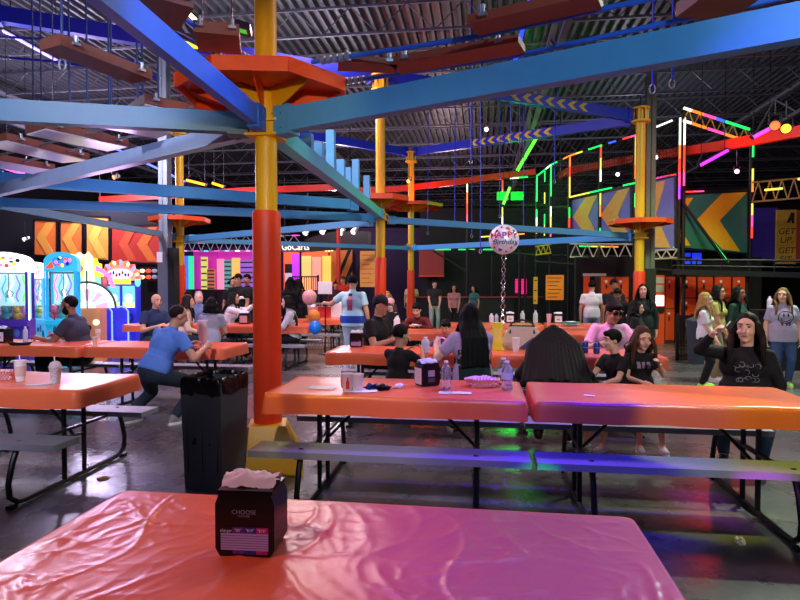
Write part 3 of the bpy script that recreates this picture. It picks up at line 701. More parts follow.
def beam(label, p0, p1, w=.10, h=.17, mat=blue_paint, brackets=True, name='overhead_beam', group='blue overhead beams', cat='beam', lip=True):
    p0, p1 = V(p0), V(p1); t = thing(name, label, cat, p0, 0, group, 'thing'); e = (p1-p0); u = e.normalized()
    b = MB(); b.bar((0,0,0), e, w, h)
    b.build('beam_tube', mat, t, bevel=.008)
    if brackets:
        for q, s in ((V((0,0,0)), 1), (e, -1)):
            b = MB(); b.bar(q-u*s*.0, q+u*s*.16, w*1.35, h*1.25)
            R = frame(u)
            for y in (-.3, .3):
                b.cyl(q+u*s*.08+R @ V((-w*.85, y*h, 0)), q+u*s*.08+R @ V((w*.85, y*h, 0)), .014, n=8)
            b.build('end_bracket', mat, t)
    return t
ZB = 2.80
def ptoward(K, p, z, r=.14):
    d = V((p.x-K.x, p.y-K.y, 0)).normalized()*r; return V((K.x+d.x, K.y+d.y, z))
def long(px, py, z, K, ext=1.0):
    p = on(px, py, z); a = ptoward(K, p, z); return a, a+(p-a)*ext
a, e = long(113, 0, ZB, K1, 1.6); beam('bright blue beam rising from the near column to the top left, grey underside lit', a, e, .07, .145, M('royal_blue_paint', '#2f6fdc', .42))
a, e = long(800, 23, ZB, K1, 1.25); beam('light blue beam running from the near column to the upper right corner', a, e, .10, .18, blue_paint)
a, e = long(0, 111, ZB, K1, 1.2); beam('teal beam running left from the near column, upper of the left pair', a, e, .10, .16, M('teal_beam_paint', '#195a72', .42))
a, e = long(0, 190, ZB, K1, 1.15); beam('pale blue beam dropping from the near column to the left edge', a, e, .10, .15, M('pale_blue_paint', '#a9bfe0', .4))
a = ptoward(K1, K3, ZB); e = ptoward(K3, K1, 2.92); b5 = beam('blue beam with stepping posts running from the near column to the next column', a, e, .13, .15, blue_paint)
for i, (px, yt) in enumerate(((308, 134), (319, 143), (331, 131), (341, 160), (348, 168), (356, 160), (367, 176))):
    best = min((abs((lambda q: (400+FPX*((q-CP).dot(cR))/((q-CP).dot(cF))))(a+(e-a)*k_/400)-px), k_/400) for k_ in range(401))[1]
    q = a+(e-a)*best; d_ = (q-CP).dot(cF); zt = at(px, yt, d_).z; w_ = .10
    bb_ = MB(); bb_.bar(q-a, V((q.x, q.y, max(zt, q.z+.15)))-a, w_, w_); bb_.build('stepping_post', blue_paint, b5)
p = at
beam('long teal beam high across the left, above the wall murals', p(-10, 178, 8.2), p(357, 205, 11), .12, .18, teal_paint)
beam('second long teal beam across the left ending at the middle column', p(-10, 202, 9.3), ptoward(K3, V((-5, 8, 0)), 2.85), .10, .15, teal_paint)
beam('slate blue beam slanting from left edge to the left yellow column', p(-10, 203, 9.5), p(177, 237, 14.8), .10, .13, M('slate_beam_paint', '#5a7f9e', .42))
beam('sky blue beam between the left yellow column and the middle column', p(184, 239, 14.8), p(375, 222, 11.9), .10, .14, blue_paint)
beam('thin blue beam from the left yellow column to the farthest column', p(184, 240, 14.9), p(408, 248, 19.3), .10, .12, blue_paint)
beam('bright blue beam from the farthest column to the right column', p(414, 248, 19.3), p(633, 237, 13.5), .12, .15, M('bright_blue_paint', '#3aa0ea', .4))
beam('turquoise-ended beam from the middle column to the right column', p(388, 220, 12), p(633, 236, 13.6), .11, .13, blue_paint)
def chevs(root, a, e, t0, t1, n, h, col):
    """yellow chevrons fixed to the camera side of a beam"""
    u = (e-a).normalized(); L = (e-a).length; side = V((0,0,1)).cross(u).normalized()
    if side.y > 0: side = -side
    st_ = (t1-t0)*L/n
    for i in range(n):
        O = u*(t0*L+i*st_)+side*.075; w = st_*.42; k_ = st_*.45
        b = MB(); b.prism([(0, 0), (k_, h/2), (k_+w, h/2), (w, 0), (k_+w, -h/2), (k_, -h/2)], .006, O, u, (0,0,1), side); b.build('chevron_marking', col, root, smooth=0)
a, e = p(384, 76, 11.8), p(632, 116, 13.5); r_ = beam('upper deep blue beam with yellow chevrons, from middle column top down to right column', a, e, .14, .24, navy_paint); chevs(r_, a, e, .47, .80, 7, .19, M('dull_yellow', '#c9b04a', .5))
a, e = p(415, 152, 19.4), p(633, 120, 13.6); r_ = beam('lower deep blue beam with bright yellow chevrons meeting the right column top', a, e, .14, .24, navy_paint); chevs(r_, a, e, .34, .72, 9, .19, yellow_fl)
beam('high blue beam lit violet at left, passing behind the near column', p(-10, 13, 9), p(376, 77, 11.8), .16, .24, navy_paint)
beam('high dark blue beam arriving at the farthest column from the left', p(200, 118, 16), p(407, 152, 19.4), .14, .24, navy_paint)
# plank bridges hanging above the beams
def plank(label, p0, p1, w=.30, th=.075, tint=None, pale=False):
    p0, p1 = V(p0), V(p1); c = (p0+p1)/2; t = thing('bridge_plank', label, 'plank', c, 0, 'hanging plank bridge boards', 'thing'); u = (p1-p0)
    b = MB(); b.bar(-u/2, u/2, w, th); b.build('board', tint or wood, t, bevel=.006)
    R = frame(u)
    if pale: b = MB(); b.bar(-u*.49-R @ V((0, th*.5+.006, 0)), u*.49-R @ V((0, th*.5+.006, 0)), w*.94, .012); b.build('pale_underside', M('pale_glossy_laminate', '#d8d0e0', .22, var=.05), t)
    for k_ in (-.36, .36):
        b = MB(); b.bar(u*k_-R @ V((w*.62, 0, 0)), u*k_+R @ V((w*.62, 0, 0)), .05, .02); b.cyl(u*k_+R @ V((w*.55, 0, 0)), u*k_+R @ V((w*.55, .06, 0)), .014, n=8); b.cyl(u*k_-R @ V((w*.55, 0, 0)), u*k_+R @ V((-w*.55, .06, 0)), .014, n=8); b.build('clamp', galv, t)
red_wood = M('red_stained_plank', '#9a3f2c', .55, var=.2, vscale=4)
plank('long red-brown hanging board at upper right of centre, upper one', on(474, 27, 3.12), on(600, -1, 3.12), .24, .055, red_wood)
plank('red-brown hanging board in the middle of the right bridge, pale end', on(395, 66, 3.12), on(522, 44, 3.12), .22, .05, red_wood)
plank('short hanging board at the left start of the right bridge', on(338, 63, 3.12), on(396, 66, 3.12), .18, .05, red_wood)
plank('brown hanging board at the top right of the right bridge', on(692, -2, 3.12), on(745, 2, 3.12), .30, .08, wood)
plank('board hanging above the upper left teal beam', on(50, 42, 3.25), on(142, 77, 3.25), .24, .08)
plank('board with pinkish underside just left of the near orange deck', on(136, 104, 3.1), on(205, 118, 3.1), .42, .08, pale=True)
plank('second board along the left bridge with light underside', on(82, 114, 3.1), on(165, 131, 3.1), .36, .08, pale=True)
plank('third board along the left bridge', on(35, 127, 3.1), on(118, 145, 3.1), .40, .08, pale=True)
plank('fourth board along the left bridge near the left edge', on(-8, 138, 3.1), on(76, 158, 3.1), .45, .08, pale=True)
plank('farthest board of the left bridge at the left edge', on(-30, 156, 3.1), on(44, 169, 3.1), .5, .08, pale=True)
plank('dark board at the top left above the bright blue beam', on(118, -3, 3.25), on(186, 14, 3.25), .40, .08)
plank('dark board above the near deck, left of the yellow pole', on(196, 36, 3.25), on(240, 40, 3.25), .34, .08)
def rail(label, pts, r=.018, mat=None, name='bridge_cable', rings=True):
    pts = [V(q) for q in pts]; t = thing(name, label, 'cable', pts[0], 0, 'bridge cables', 'thing')
    b = MB(); b.tube([q-pts[0] for q in pts], r, 8); b.build('cable_rod', mat or navy_paint, t)
    b = MB(); u = (pts[1]-pts[0]).normalized()
    for k_ in range(5): b.cyl(u*(.08+.05*k_), u*(.11+.05*k_), r*1.7, n=8)
    b.build('turnbuckle', galv, t)
blr = M('blue_rod_paint', '#2a62c8', .4)
rail('upper blue rod of the right plank bridge', [on(312, 62, 3.12), on(470, 38, 3.1), on(700, -12, 3.1)], mat=blr)
rail('lower blue rod of the right plank bridge', [on(330, 84, 3.12), on(510, 57, 3.1), on(800, -6, 3.1)], mat=blr)
rail('upper cable of the left plank bridge', [on(240, 98, 3.15), on(198, 106, 3.1), on(-20, 160, 3.1)], .014, galv)
rail('lower cable of the left plank bridge', [on(244, 110, 3.15), on(200, 120, 3.1), on(-20, 172, 3.1)], .014, galv)
rail('outer blue cable of the top left bridge', [on(262, 66, 3.25), on(200, 30, 3.25), on(150, -6, 3.25)], .016, blr)
rail('inner blue cable of the top left bridge', [on(240, 66, 3.25), on(140, 14, 3.25), on(110, -4, 3.25)], .016, blr)
rail('upper blue cable over the upper left teal beam', [p(-10, 36, 9.2), p(60, 40, 9.2), p(135, 62, 9.4)], .02, navy_paint)
rail('lower blue cable over the upper left teal beam', [p(-10, 56, 9.0), p(60, 62, 9.0), p(160, 78, 9.2)], .02, navy_paint)
# hanging blue safety ropes
rope_m = M('blue_rope', '#173a6c', .6)
for i, (px, y0, y1, d) in enumerate(((31, -60, 112, 7.0), (39, -60, 112, 7.2), (51, -60, 120, 8), (60.5, -60, 60, 4.6), (67.5, -60, 118, 6.2), (86, 8, 118, 6.0), (108, 20, 117, 6.4), (110.5, 20, 112, 6.0), (137, 45, 100, 5.6), (142, 45, 100, 5.7), (158, 62, 115, 6.0), (471, 105, 160, 12), (481, 100, 250, 14), (511, 95, 140, 13.2), (520, 95, 140, 13.4), (555, 105, 180, 14), (654, -40, 85, 6), (673.5, -30, 80, 6.2), (428, 152, 232, 18.6), (455, 147, 220, 16.5), (472, 145, 235, 16.5), (500, 140, 215, 15.8), (524, 135, 228, 15.2))):
    a, e = at(px, y0, d), at(px, y1, d); e.x, e.y = a.x, a.y; a.z = CH-.02
    t = thing('safety_rope', ['thin blue hanging safety rope among the ropes at upper left', 'thin blue hanging safety rope right of the middle column'][px > 300], 'rope', a, 0, ['blue ropes at upper left', 'blue ropes right of the middle column'][px > 300], 'thing')
    b = MB(); b.tube([(0,0,0), e-a], .010 if d < 9 else .014, 6); b.build('rope_line', rope_m if px < 300 else navy_paint, t)
    b = MB(); b.tube([V((.03*math.cos(q*PI/4), 0, .05*math.sin(q*PI/4)-.03))+(e-a) for q in range(8)], .008, 6, True); b.build('clip', galv, t)
# ------------------------------------------------------------------ arcade row at left
def rect(px0, px1, py0, py1, d):
    """world size and foot of something that covers this part of the photo at distance d"""
    c = at((px0+px1)/2, (py0+py1)/2, d); k = d/FPX
    return c, (px1-px0)*k, (py1-py0)*k
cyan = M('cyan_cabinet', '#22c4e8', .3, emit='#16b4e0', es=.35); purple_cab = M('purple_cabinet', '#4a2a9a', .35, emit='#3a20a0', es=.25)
white_glow = E('lit_white_panel', '#f4f6ff', 1.6); mint_glow = E('lit_mint_panel', '#a8dcd8', .8); pink_glow = E('lit_pink_tube', '#f060d8', 2.2); yellow_glow = E('lit_yellow_sign', '#f0e040', 1.5)
cream_glow = E('lit_cream_sign', '#f4dcae', 1.1); blue_glow = E('lit_blue_tube', '#5a78ff', 2.6); green_glow = E('lit_green_sign', '#70e040', 1.2); red_glow = E('lit_red_sign', '#f04a30', 1.1); orange_glow = E('lit_orange_panel', '#c47a50', .35)
glass = M('cabinet_glass', '#ffffff', .03, var=0, trans=.95, ior=1.05)
plush = [M('plush_'+n, c, .9) for n, c in (('pink', '#e88ab0'), ('teal', '#50b8b0'), ('yellow', '#e8d060'), ('white', '#e8e4e0'), ('blue', '#6090e0'))]
def claw(label, px0, px1, top, d, body, head, sign_m, side=None):
    w = (px1-px0)*d/FPX; g_ = gnd((px0+px1)/2, d); H = at(0, top, d).z; dp = .55
    t = thing('claw_machine', label, 'arcade machine', g_+V((-.5, .87, 0))*dp/2, rad(30), 'arcade machines')
    h0, h1 = H*.44, H*.84; f = -dp/2
    b = MB(); b.bb((-w/2, f, .05), (w/2, dp/2, h0)); b.build('base_cabinet', body, t, bevel=.015)
    for x in (-w/2+.03, w/2-.03):
        for y in (f+.03, dp/2-.03): b = MB(); b.bb((x-.022, y-.022, h0), (x+.022, y+.022, h1)); b.build('corner_frame', body, t)
    b = MB(); b.bb((-w/2+.03, dp/2-.03, h0), (w/2-.03, dp/2-.015, h1)); b.build('back_panel', mint_glow, t)
    b = MB(); b.bb((-w/2+.05, f+.01, h0), (w/2-.05, f+.018, h1)); b.build('window_glass', glass, t)
    b = MB(); rr = w/2
    b.prism([(-w/2-.01, 0), (w/2+.01, 0), (w/2+.01, (H-h1)*.55)]+[(math.cos(a)*rr, (H-h1)*.55+math.sin(a)*(H-h1)*.45) for a in [PI*i/12 for i in range(1, 12)]]+[(-w/2-.01, (H-h1)*.55)], dp*.9, (0, f-.03, h1), (1,0,0), (0,0,1), (0,1,0)); b.build('marquee', head, t, bevel=.01)
    b = MB(); b.ell((w*.05, f-.035, h1+(H-h1)*.5), (w*.33, .012, (H-h1)*.28), n=20, m=8); b.build('marquee_sign', sign_m, t)
    for i in range(9):
        b = MB(); b.ell((w*.05+w*.27*math.cos(i*2.4)*(.4+.07*i), f-.05, h1+(H-h1)*(.5+.2*math.sin(i*2.4))), (w*.05, .006, .018+.008*(i % 3)), n=10, m=6); b.build('marquee_lettering', [M('marquee_navy', '#1a2a8a', .4), yellow_glow, red_glow, pink_glow][(i+int(abs(px0))) % 4], t)
    for i in range(5):
        b = MB(); b.tube([(w*(-.32+.15*i)+.03*math.sin(j*1.3+i), dp/2-.04, h0+.3+(h1-h0-.35)*j/6) for j in range(7)], .014, 6); b.build('back_decor', [pink_glow, E('aqua_decor', '#40b0c8', .9), white_glow, E('violet_decor', '#8a70e0', .9), green_glow][i], t)
    b = MB(); b.prism([(-w*.48, .02), (-w*.2, .03), (-w*.26, .15)], .02, (0, f-.05, h1+.02), (1,0,0), (0,0,1)); b.build('marquee_flag', red_glow, t)
    b = MB(); b.bb((-w/2, f-.12, h0-.10), (w/2, f+.01, h0-.02)); b.build('control_shelf', body, t, bevel=.012)
    b = MB(); b.cyl((-w*.2, f-.06, h0-.02), (-w*.2, f-.06, h0+.08), .012, n=8); b.ell((-w*.2, f-.06, h0+.1), .028); b.build('joystick', red_paint, t)
    for i in range(6):
        b = MB(); b.ell((-w*.36+w*.15*i, f-.004, h0*.72+.07*math.sin(i*2.2)), (w*.06, .008, .05+.02*(i % 3)), n=12, m=6); b.build('cabinet_print', [plush[i % 5], M('deep_teal_print', '#126a8a', .4)][i % 2], t)
    b = MB(); b.bb((-.14, f-.005, .2), (.14, f+.005, .5)); b.build('prize_door', rubber, t, bevel=.006)
    b = MB(); b.tube([(0, 0, h1-.02), (0, 0, h1-.3)], .008, 6)
    for i in range(3):
        a = i*2.1; b.tube([(0, 0, h1-.3), (.07*math.cos(a), .07*math.sin(a), h1-.36), (.03*math.cos(a), .03*math.sin(a), h1-.44)], .008, 6)
    b.bb((-w/2+.05, -.03, h1-.04), (w/2-.05, .03, h1-.01)); b.build('claw', galv, t)
    for i in range(9):
        b = MB(); x, y = (i % 3-1)*w*.24, (i//3-1)*.2; s = .085
        b.ell((x, y, h0+s*.8), (s, s*.9, s*.9), n=12, m=8); b.ell((x, y-.03, h0+s*2.0), s*.7, n=12, m=8); b.ell((x-s*.5, y-.03, h0+s*2.6), s*.28, n=8, m=6); b.ell((x+s*.5, y-.03, h0+s*2.6), s*.28, n=8, m=6)
        b.build('plush_toy', plush[i % 5], t)
    for x in (-w/2-.006, w/2+.006):
        b = MB(); b.tube([(x, f-.012, h0), (x, f-.012, h1)], .012, 6); b.build('led_tube', sign_m, t)
    return t
claw('cyan claw machine with tall window, left of the bearded man', 47, 75, 252, 10.1, cyan, E('cyan_lit_marquee', '#28b8dc', .7), E('marquee_blue', '#2a86d8', .9))
claw('bright white-lit prize machine cut by the left photo edge', -16, 25, 252, 9.7, purple_cab, white_glow, white_glow)
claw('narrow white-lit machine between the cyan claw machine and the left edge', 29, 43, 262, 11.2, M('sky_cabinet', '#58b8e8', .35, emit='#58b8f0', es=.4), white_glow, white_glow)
def cabinet(label, px0, px1, top, d, body, sign_m, scr_m, extra=None, name='arcade_cabinet', flames=False, sign_col=None):
    w = (px1-px0)*d/FPX; g_ = gnd((px0+px1)/2, d); H = at(0, top, d).z; t = thing(name, label, 'arcade machine', g_+V((-.15, .37, 0)), rad(22), 'arcade machines')
    b = MB(); b.prism([(-.4, 0), (.4, 0), (.4, H*.86), (-.05, H*.86), (-.02, H*.5), (-.4, H*.42)], w, (-w/2, 0, 0), (0,1,0), (0,0,1), (1,0,0)); b.build('cabinet_body', body, t, bevel=.012)
    b = MB(); b.bb((-w*.44, -.08, H*.5), (w*.44, -.03, H*.80)); b.build('screen', scr_m, t, bevel=.006)
    b = MB(); n = 14; pts = []
    for i in range(n+1):
        a = PI*i/n; r_ = 1+(.12 if i % 2 else -.02); pts.append((math.cos(a)*w*.54*r_, H*.80+math.sin(a)*H*.2*r_*.92))
    b.prism(pts, .14, (0, -.14, 0), (1,0,0), (0,0,1), (0,1,0)); b.build('marquee', sign_m, t, bevel=.01)
    for i in range(5):
        b = MB(); b.ell(((i-2)*w*.17, -.15, H*.88+.03*(i % 2)), (w*.085, .02, .07), n=10, m=6); b.build('marquee_ornament', [red_glow, blue_glow, cream_glow, green_glow, pink_glow][(i+int(px0)) % 5], t)
    b = MB(); b.bb((-w/2, -.46, H*.40), (w/2, -.3, H*.44)); b.build('control_panel', rubber, t, bevel=.01)
    for i in range(3):
        b = MB(); b.cyl((w*.22*(i-1), -.4, H*.44), (w*.22*(i-1), -.4, H*.44+.02), .03, n=10); b.build('button', [red_glow, yellow_glow, green_glow][i], t)
    if extra: extra(t, w, H)
    return t
def ring(t, w, H):
    b = MB(); b.tube([(math.cos(2*PI*i/20)*.15, -.42, H*.26+math.sin(2*PI*i/20)*.15) for i in range(20)], .03, 8, True); b.build('ring_target', pink_glow, t)
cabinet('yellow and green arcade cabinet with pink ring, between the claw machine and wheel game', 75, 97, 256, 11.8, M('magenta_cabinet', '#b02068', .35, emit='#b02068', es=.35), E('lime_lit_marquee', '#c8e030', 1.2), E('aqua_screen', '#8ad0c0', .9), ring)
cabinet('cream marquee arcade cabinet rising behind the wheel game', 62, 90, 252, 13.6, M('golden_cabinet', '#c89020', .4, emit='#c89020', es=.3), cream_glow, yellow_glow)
# wheel game
d = 11.0; g_ = gnd(87, d); t = thing('wheel_game', 'white half-round wheel prize game with tall spire behind the bearded man', 'arcade machine', g_+V((-.12, .27, 0)), rad(24), 'arcade machines')
Rw = .47; zc = at(0, 308, d).z
b = MB(); b.bb((-.22, -.25, 0), (.22, .3, zc)); b.build('pedestal', orange_glow, t, bevel=.02)
b = MB(); b.prism([(math.cos(PI*i/24)*Rw, math.sin(PI*i/24)*Rw) for i in range(25)], .12, (0, -.28, zc), (1,0,0), (0,0,1), (0,1,0)); b.build('wheel_face', white_glow, t, bevel=.01)
b = MB(); b.tube([(math.cos(PI*i/24)*(Rw+.02), -.3, zc+math.sin(PI*i/24)*(Rw+.02)) for i in range(25)], .022, 8); b.build('wheel_rim', M('dark_green_rim', '#2c5a4a', .4), t)
for i in range(9):
    a = PI*(i+.5)/9; b = MB(); b.prism([(.14, -.025), (.36, -.06), (.36, .06), (.14, .025)], .01, V((0, -.295, zc)), (math.cos(a), 0, math.sin(a)), (-math.sin(a), 0, math.cos(a))); b.build('wheel_segment', [E('pale_pink_segment', '#f0a0b8', 1.0), E('pale_mint_segment', '#b8e4d4', 1.0)][i % 2], t)
for i in range(3): b = MB(); b.cyl((-.14+.14*i, -.26, zc*.55+.1*i), (-.14+.14*i, -.24, zc*.55+.1*i), .06, n=14); b.build('pedestal_badge', [M('badge_pink', '#d86a8a', .4), rubber, cream_glow][i], t)
b = MB(); b.prism([(-.11, 0), (.11, 0), (.07, .72), (0, .82), (-.07, .72)], .1, (0, -.2, zc+Rw*.55), (1,0,0), (0,0,1), (0,1,0)); b.build('spire', cream_glow, t, bevel=.01)
b = MB(); b.tube([(0, -.31, zc), (0, -.31, zc+Rw*1.5)], .014, 6); b.build('pointer', M('dark_green_rim'), t)
for s in (-1, 1):
    b = MB(); b.tube([(s*.16, -.1, zc+.75), (s*.34, -.1, zc+.62), (s*.42, -.1, zc+.40)], .04, 8); b.build('pink_tube', pink_glow, t)
# two-seat driving game
d = 12.6; g_ = gnd(119, d); t = thing('driving_game', 'twin-seat driving arcade game with two bright screens and flaming marquee', 'arcade machine', g_+V((-.15, .37, 0)), rad(22), 'arcade machines')
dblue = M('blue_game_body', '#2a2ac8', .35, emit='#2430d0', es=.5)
for s in (-1, 1):
    x = s*.155; b = MB(); b.bb((x-.15, -.2, .0), (x+.15, .35, 1.55)); b.build('screen_tower', dblue, t, bevel=.015)
    b = MB(); b.bb((x-.125, -.215, 1.0), (x+.125, -.2, 1.48)); b.m(1).ell((x, -.22, 1.2), (.08, .012, .10)); b.m(2).bb((x-.12, -.218, 1.0), (x+.12, -.212, 1.12)); b.build('screen', [E('sky_screen', '#6ac8d8', .9), E('white_screen_shape', '#f4f8ea', 1.2), E('lime_screen_strip', '#c8e87a', 1.5)], t)
    b = MB(); b.tube([(x+math.cos(2*PI*i/16)*.1, -.36, .78+math.sin(2*PI*i/16)*.1) for i in range(16)], .015, 6, True); b.build('steering_wheel', rubber, t)
    b = MB(); b.bb((x-.13, -.95, .3), (x+.13, -.6, .42)); b.bb((x-.13, -1.0, .4), (x+.13, -.9, 1.0)); b.build('seat', dblue, t, bevel=.03)
    b = MB(); b.tube([(x+.14, -1.0, .2), (x+.14, -1.0, .95), (x+.08, -1.0, 1.05), (x-.1, -1.0, 1.05)], .018, 6); b.build('seat_light', blue_glow, t)
b = MB(); n = 18
b.prism([(math.cos(PI*i/n)*.40*(1+(.13 if i % 2 else 0)), math.sin(PI*i/n)*.40*(1+(.16 if i % 2 else 0))) for i in range(n+1)], .12, (0, -.3, 1.60), (1,0,0), (0,0,1), (0,1,0)); b.build('marquee', E('flame_marquee', '#e89080', .8), t)
b = MB(); b.ell((0, -.315, 1.74), (.26, .02, .11)); b.build('marquee_emblem', E('pale_blue_emblem', '#b8c8f4', 1.5), t)
for i in range(16):
    a = PI*(i+.5)/16; b = MB(); b.ell((math.cos(a)*.36, -.315, 1.62+math.sin(a)*.37), (.04, .02, .05), n=10, m=6); b.build('flame_tip', [red_glow, cream_glow, E('flame_orange', '#f0781e', 1.0), blue_glow][i % 4], t)
for i in range(7): b = MB(); b.ell((-.18+.06*i, -.34, 1.74+.03*math.sin(i*2)), (.022, .008, .04), n=8, m=6); b.build('emblem_lettering', [M('emblem_red', '#b82030', .4), M('emblem_navy', '#28308a', .4)][i % 2], t)
b = MB(); b.bb((-.22, -.33, 1.52), (.22, -.29, 1.64)); b.build('sub_sign', yellow_glow, t, bevel=.01)
text('sign_lettering', 'CRUISE', (0, -.335, 1.58), (1,0,0), (0,0,1), .08, M('brown_sign_ink', '#8a4a10', .5), t)
for s in (-1, 1):
    b = MB(); b.ell((s*.36, -.3, 1.56), (.06, .05, .10)); b.build('side_lamp', E('teal_lamp', '#60c8b8', 1.4), t)
# partition with murals
def wallbox(name, px0, px1, d, z0, z1, mt, th=.15, d1=None):
    a, e = gnd(px0, d), gnd(px1, d1 or d); a.z = e.z = (z0+z1)/2; b = MB(); b.bar(a, e, th, z1-z0); return struct(b.build(name, mt, smooth=0))
wallbox('wall_arcade', -90, 170, 17.5, 0, 4.0, dark_wall)
def chevron_panel(label, corners, d0, d1, bg, stripes, name='chevron_banner', group=None, framem=dark_steel):
    """corners: photo x0,x1 and the four heights (top0,top1,bottom0,bottom1); stripes: (list of outlines in 0..1 panel space, colour)"""
    x0, x1, t0, t1, b0, b1 = corners
    A, B, C_, D = at(x0, b0, d0), at(x1, b1, d1), at(x1, t1, d1), at(x0, t0, d0); O = A.copy()
    t = thing(name, label, 'banner', O, 0, group); nrm = (B-A).cross(D-A).normalized()
    if nrm.dot(A-CP) > 0: nrm = -nrm
    f = lambda u, v, o: (A*(1-u)*(1-v)+B*u*(1-v)+C_*u*v+D*(1-u)*v)-O+nrm*o
    b = MB(); q = [f(0,0,0), f(1,0,0), f(1,1,0), f(0,1,0)]; b.add(q+[v-nrm*.03 for v in q], [(0,1,2,3), (7,6,5,4), (0,4,5,1), (1,5,6,2), (2,6,7,3), (3,7,4,0)]); b.build('banner_sheet', bg, t, smooth=0)
    for outl, c in stripes:
        b = MB(); n = len(outl); b.add([f(u, v, .012) for u, v in outl]+[f(u, v, .001) for u, v in outl], [tuple(range(n))]+[(i, n+i, n+(i+1) % n, (i+1) % n) for i in range(n)]); b.build('chevron', c, t, smooth=0)
    if framem:
        b = MB()
        for i in range(4): b.bar(q[i], q[(i+1) % 4], .05, .05)
        b.build('banner_frame', framem, t)
    return t
m_or = M('mural_orange', '#e0742a', .6); m_am = M('mural_amber', '#e8a03c', .6); m_ye = M('mural_yellow', '#e6c04c', .6); m_re = M('mural_red', '#c23320', .6); m_rd = M('mural_red_light', '#d8562a', .6)
CHV = lambda x, w: [(x+w*.55, .95), (x+w, .95), (x+w*.5, .5), (x+w, .05), (x+w*.55, .05), (x, .5)]
chevron_panel('orange mural panel with chevron, leftmost of the three above the arcade', (34, 57.5, 219.5, 221, 255, 257), 17, 17, m_or, [(CHV(.1, .8), m_am)], 'mural_panel', 'orange chevron murals')
chevron_panel('orange mural panel with chevron, middle of the three above the arcade', (60, 83, 221, 222, 257, 259), 17, 17, m_or, [(CHV(.1, .8), m_am)], 'mural_panel', 'orange chevron murals')
chevron_panel('yellowish mural panel beside the wide red one above the arcade', (86, 109.5, 216, 217, 259, 261), 17, 17, m_am, [(CHV(.1, .8), m_ye)], 'mural_panel', 'orange chevron murals')
chevron_panel('wide red mural panel with faint chevrons left of the grey post', (111, 163, 226, 225, 262, 264), 17, 17, m_re, [(CHV(.15, .35), m_rd), (CHV(.5, .4), m_or)], 'mural_panel')
# score strip below mural
c, w, h = rect(138, 160, 267, 281, 16.8); t = thing('poster_strip', 'dark strip of small round icons under the wide red mural', 'poster', c)
b = MB(); b.box((0,0,0), (w, .05, h)); b.build('poster_board', rubber, t)
for i in range(6): b = MB(); b.ell(((i % 3-1)*w*.3, -.03, (.22 if i > 2 else -.22)*h), (.09, .01, .06), n=12, m=6); b.build('icon', [cream_glow, red_glow, M('pale_icon', '#b8c0c8', .5)][i % 3], t)

# ------------------------------------------------------------------ glowing kart hall at the back
def glow_panel(label, x0, x1, y0, y1, d, col, s=1.0, cells=0):  # panels glow by themselves in place of coloured light falling on them
    c, w, h = rect(x0, x1, y0, y1, d); t = thing('self_lit_panel', label, 'colour panel', V((c.x, c.y, c.z-h/2)), YAW, 'colour panels of the kart hall, light put in as glow')
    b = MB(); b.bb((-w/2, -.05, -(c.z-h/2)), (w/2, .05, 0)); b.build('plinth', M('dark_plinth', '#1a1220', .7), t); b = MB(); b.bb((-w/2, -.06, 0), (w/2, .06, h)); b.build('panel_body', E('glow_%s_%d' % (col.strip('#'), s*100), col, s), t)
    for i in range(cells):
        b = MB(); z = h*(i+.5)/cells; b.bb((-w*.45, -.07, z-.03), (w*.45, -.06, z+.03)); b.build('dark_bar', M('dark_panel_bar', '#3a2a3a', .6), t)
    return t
GP = [('blue strip with painted-in glow at the left end of the kart hall', 182, 188.5, 256, 290, 25, '#4a6ae8', .9, 0), ('green strip with painted-in glow beside the blue one', 189, 193.5, 256, 290, 25, '#30d890', .9, 0),
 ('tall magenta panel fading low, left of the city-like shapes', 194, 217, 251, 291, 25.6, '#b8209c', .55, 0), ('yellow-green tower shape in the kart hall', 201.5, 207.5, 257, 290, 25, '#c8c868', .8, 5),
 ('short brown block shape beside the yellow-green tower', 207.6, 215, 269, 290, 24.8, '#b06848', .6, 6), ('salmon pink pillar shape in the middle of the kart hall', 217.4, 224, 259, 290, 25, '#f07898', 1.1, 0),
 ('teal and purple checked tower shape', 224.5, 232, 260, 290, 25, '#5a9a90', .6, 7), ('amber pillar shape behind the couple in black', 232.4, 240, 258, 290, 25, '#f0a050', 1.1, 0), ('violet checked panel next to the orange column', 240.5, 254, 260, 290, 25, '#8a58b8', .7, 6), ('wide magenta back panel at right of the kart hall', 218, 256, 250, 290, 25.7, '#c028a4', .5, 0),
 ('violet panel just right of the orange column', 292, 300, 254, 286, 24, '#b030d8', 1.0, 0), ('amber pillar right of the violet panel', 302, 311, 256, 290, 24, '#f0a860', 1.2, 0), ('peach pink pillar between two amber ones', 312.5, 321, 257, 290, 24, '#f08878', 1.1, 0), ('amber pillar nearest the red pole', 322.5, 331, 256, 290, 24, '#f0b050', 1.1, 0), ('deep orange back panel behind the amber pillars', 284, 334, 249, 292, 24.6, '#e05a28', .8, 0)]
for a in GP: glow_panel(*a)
def truss(label, P0, P1, h, mt, lights=(), n=12, name='lighting_truss', group=None, r=.025):
    P0, P1 = V(P0), V(P1); t = thing(name, label, 'truss', P0, 0, group, 'thing'); e = P1-P0; up = V((0,0,h)); b = MB()
    b.tube([(0,0,0), e], r, 6); b.tube([up, e+up], r, 6)
    for i in range(n): b.tube([e*(i/n)+(up if i % 2 else V()), e*((i+1)/n)+(V() if i % 2 else up)], r*.7, 5)
    b.build('truss_frame', mt, t)
    for i, (u0, u1, v, c) in enumerate(lights):
        b = MB(); b.bar(e*u0+up*v+V((0, -.04, 0)), e*u1+up*v+V((0, -.04, 0)), .05, .05); b.build('led_strip', c, t)
    return t
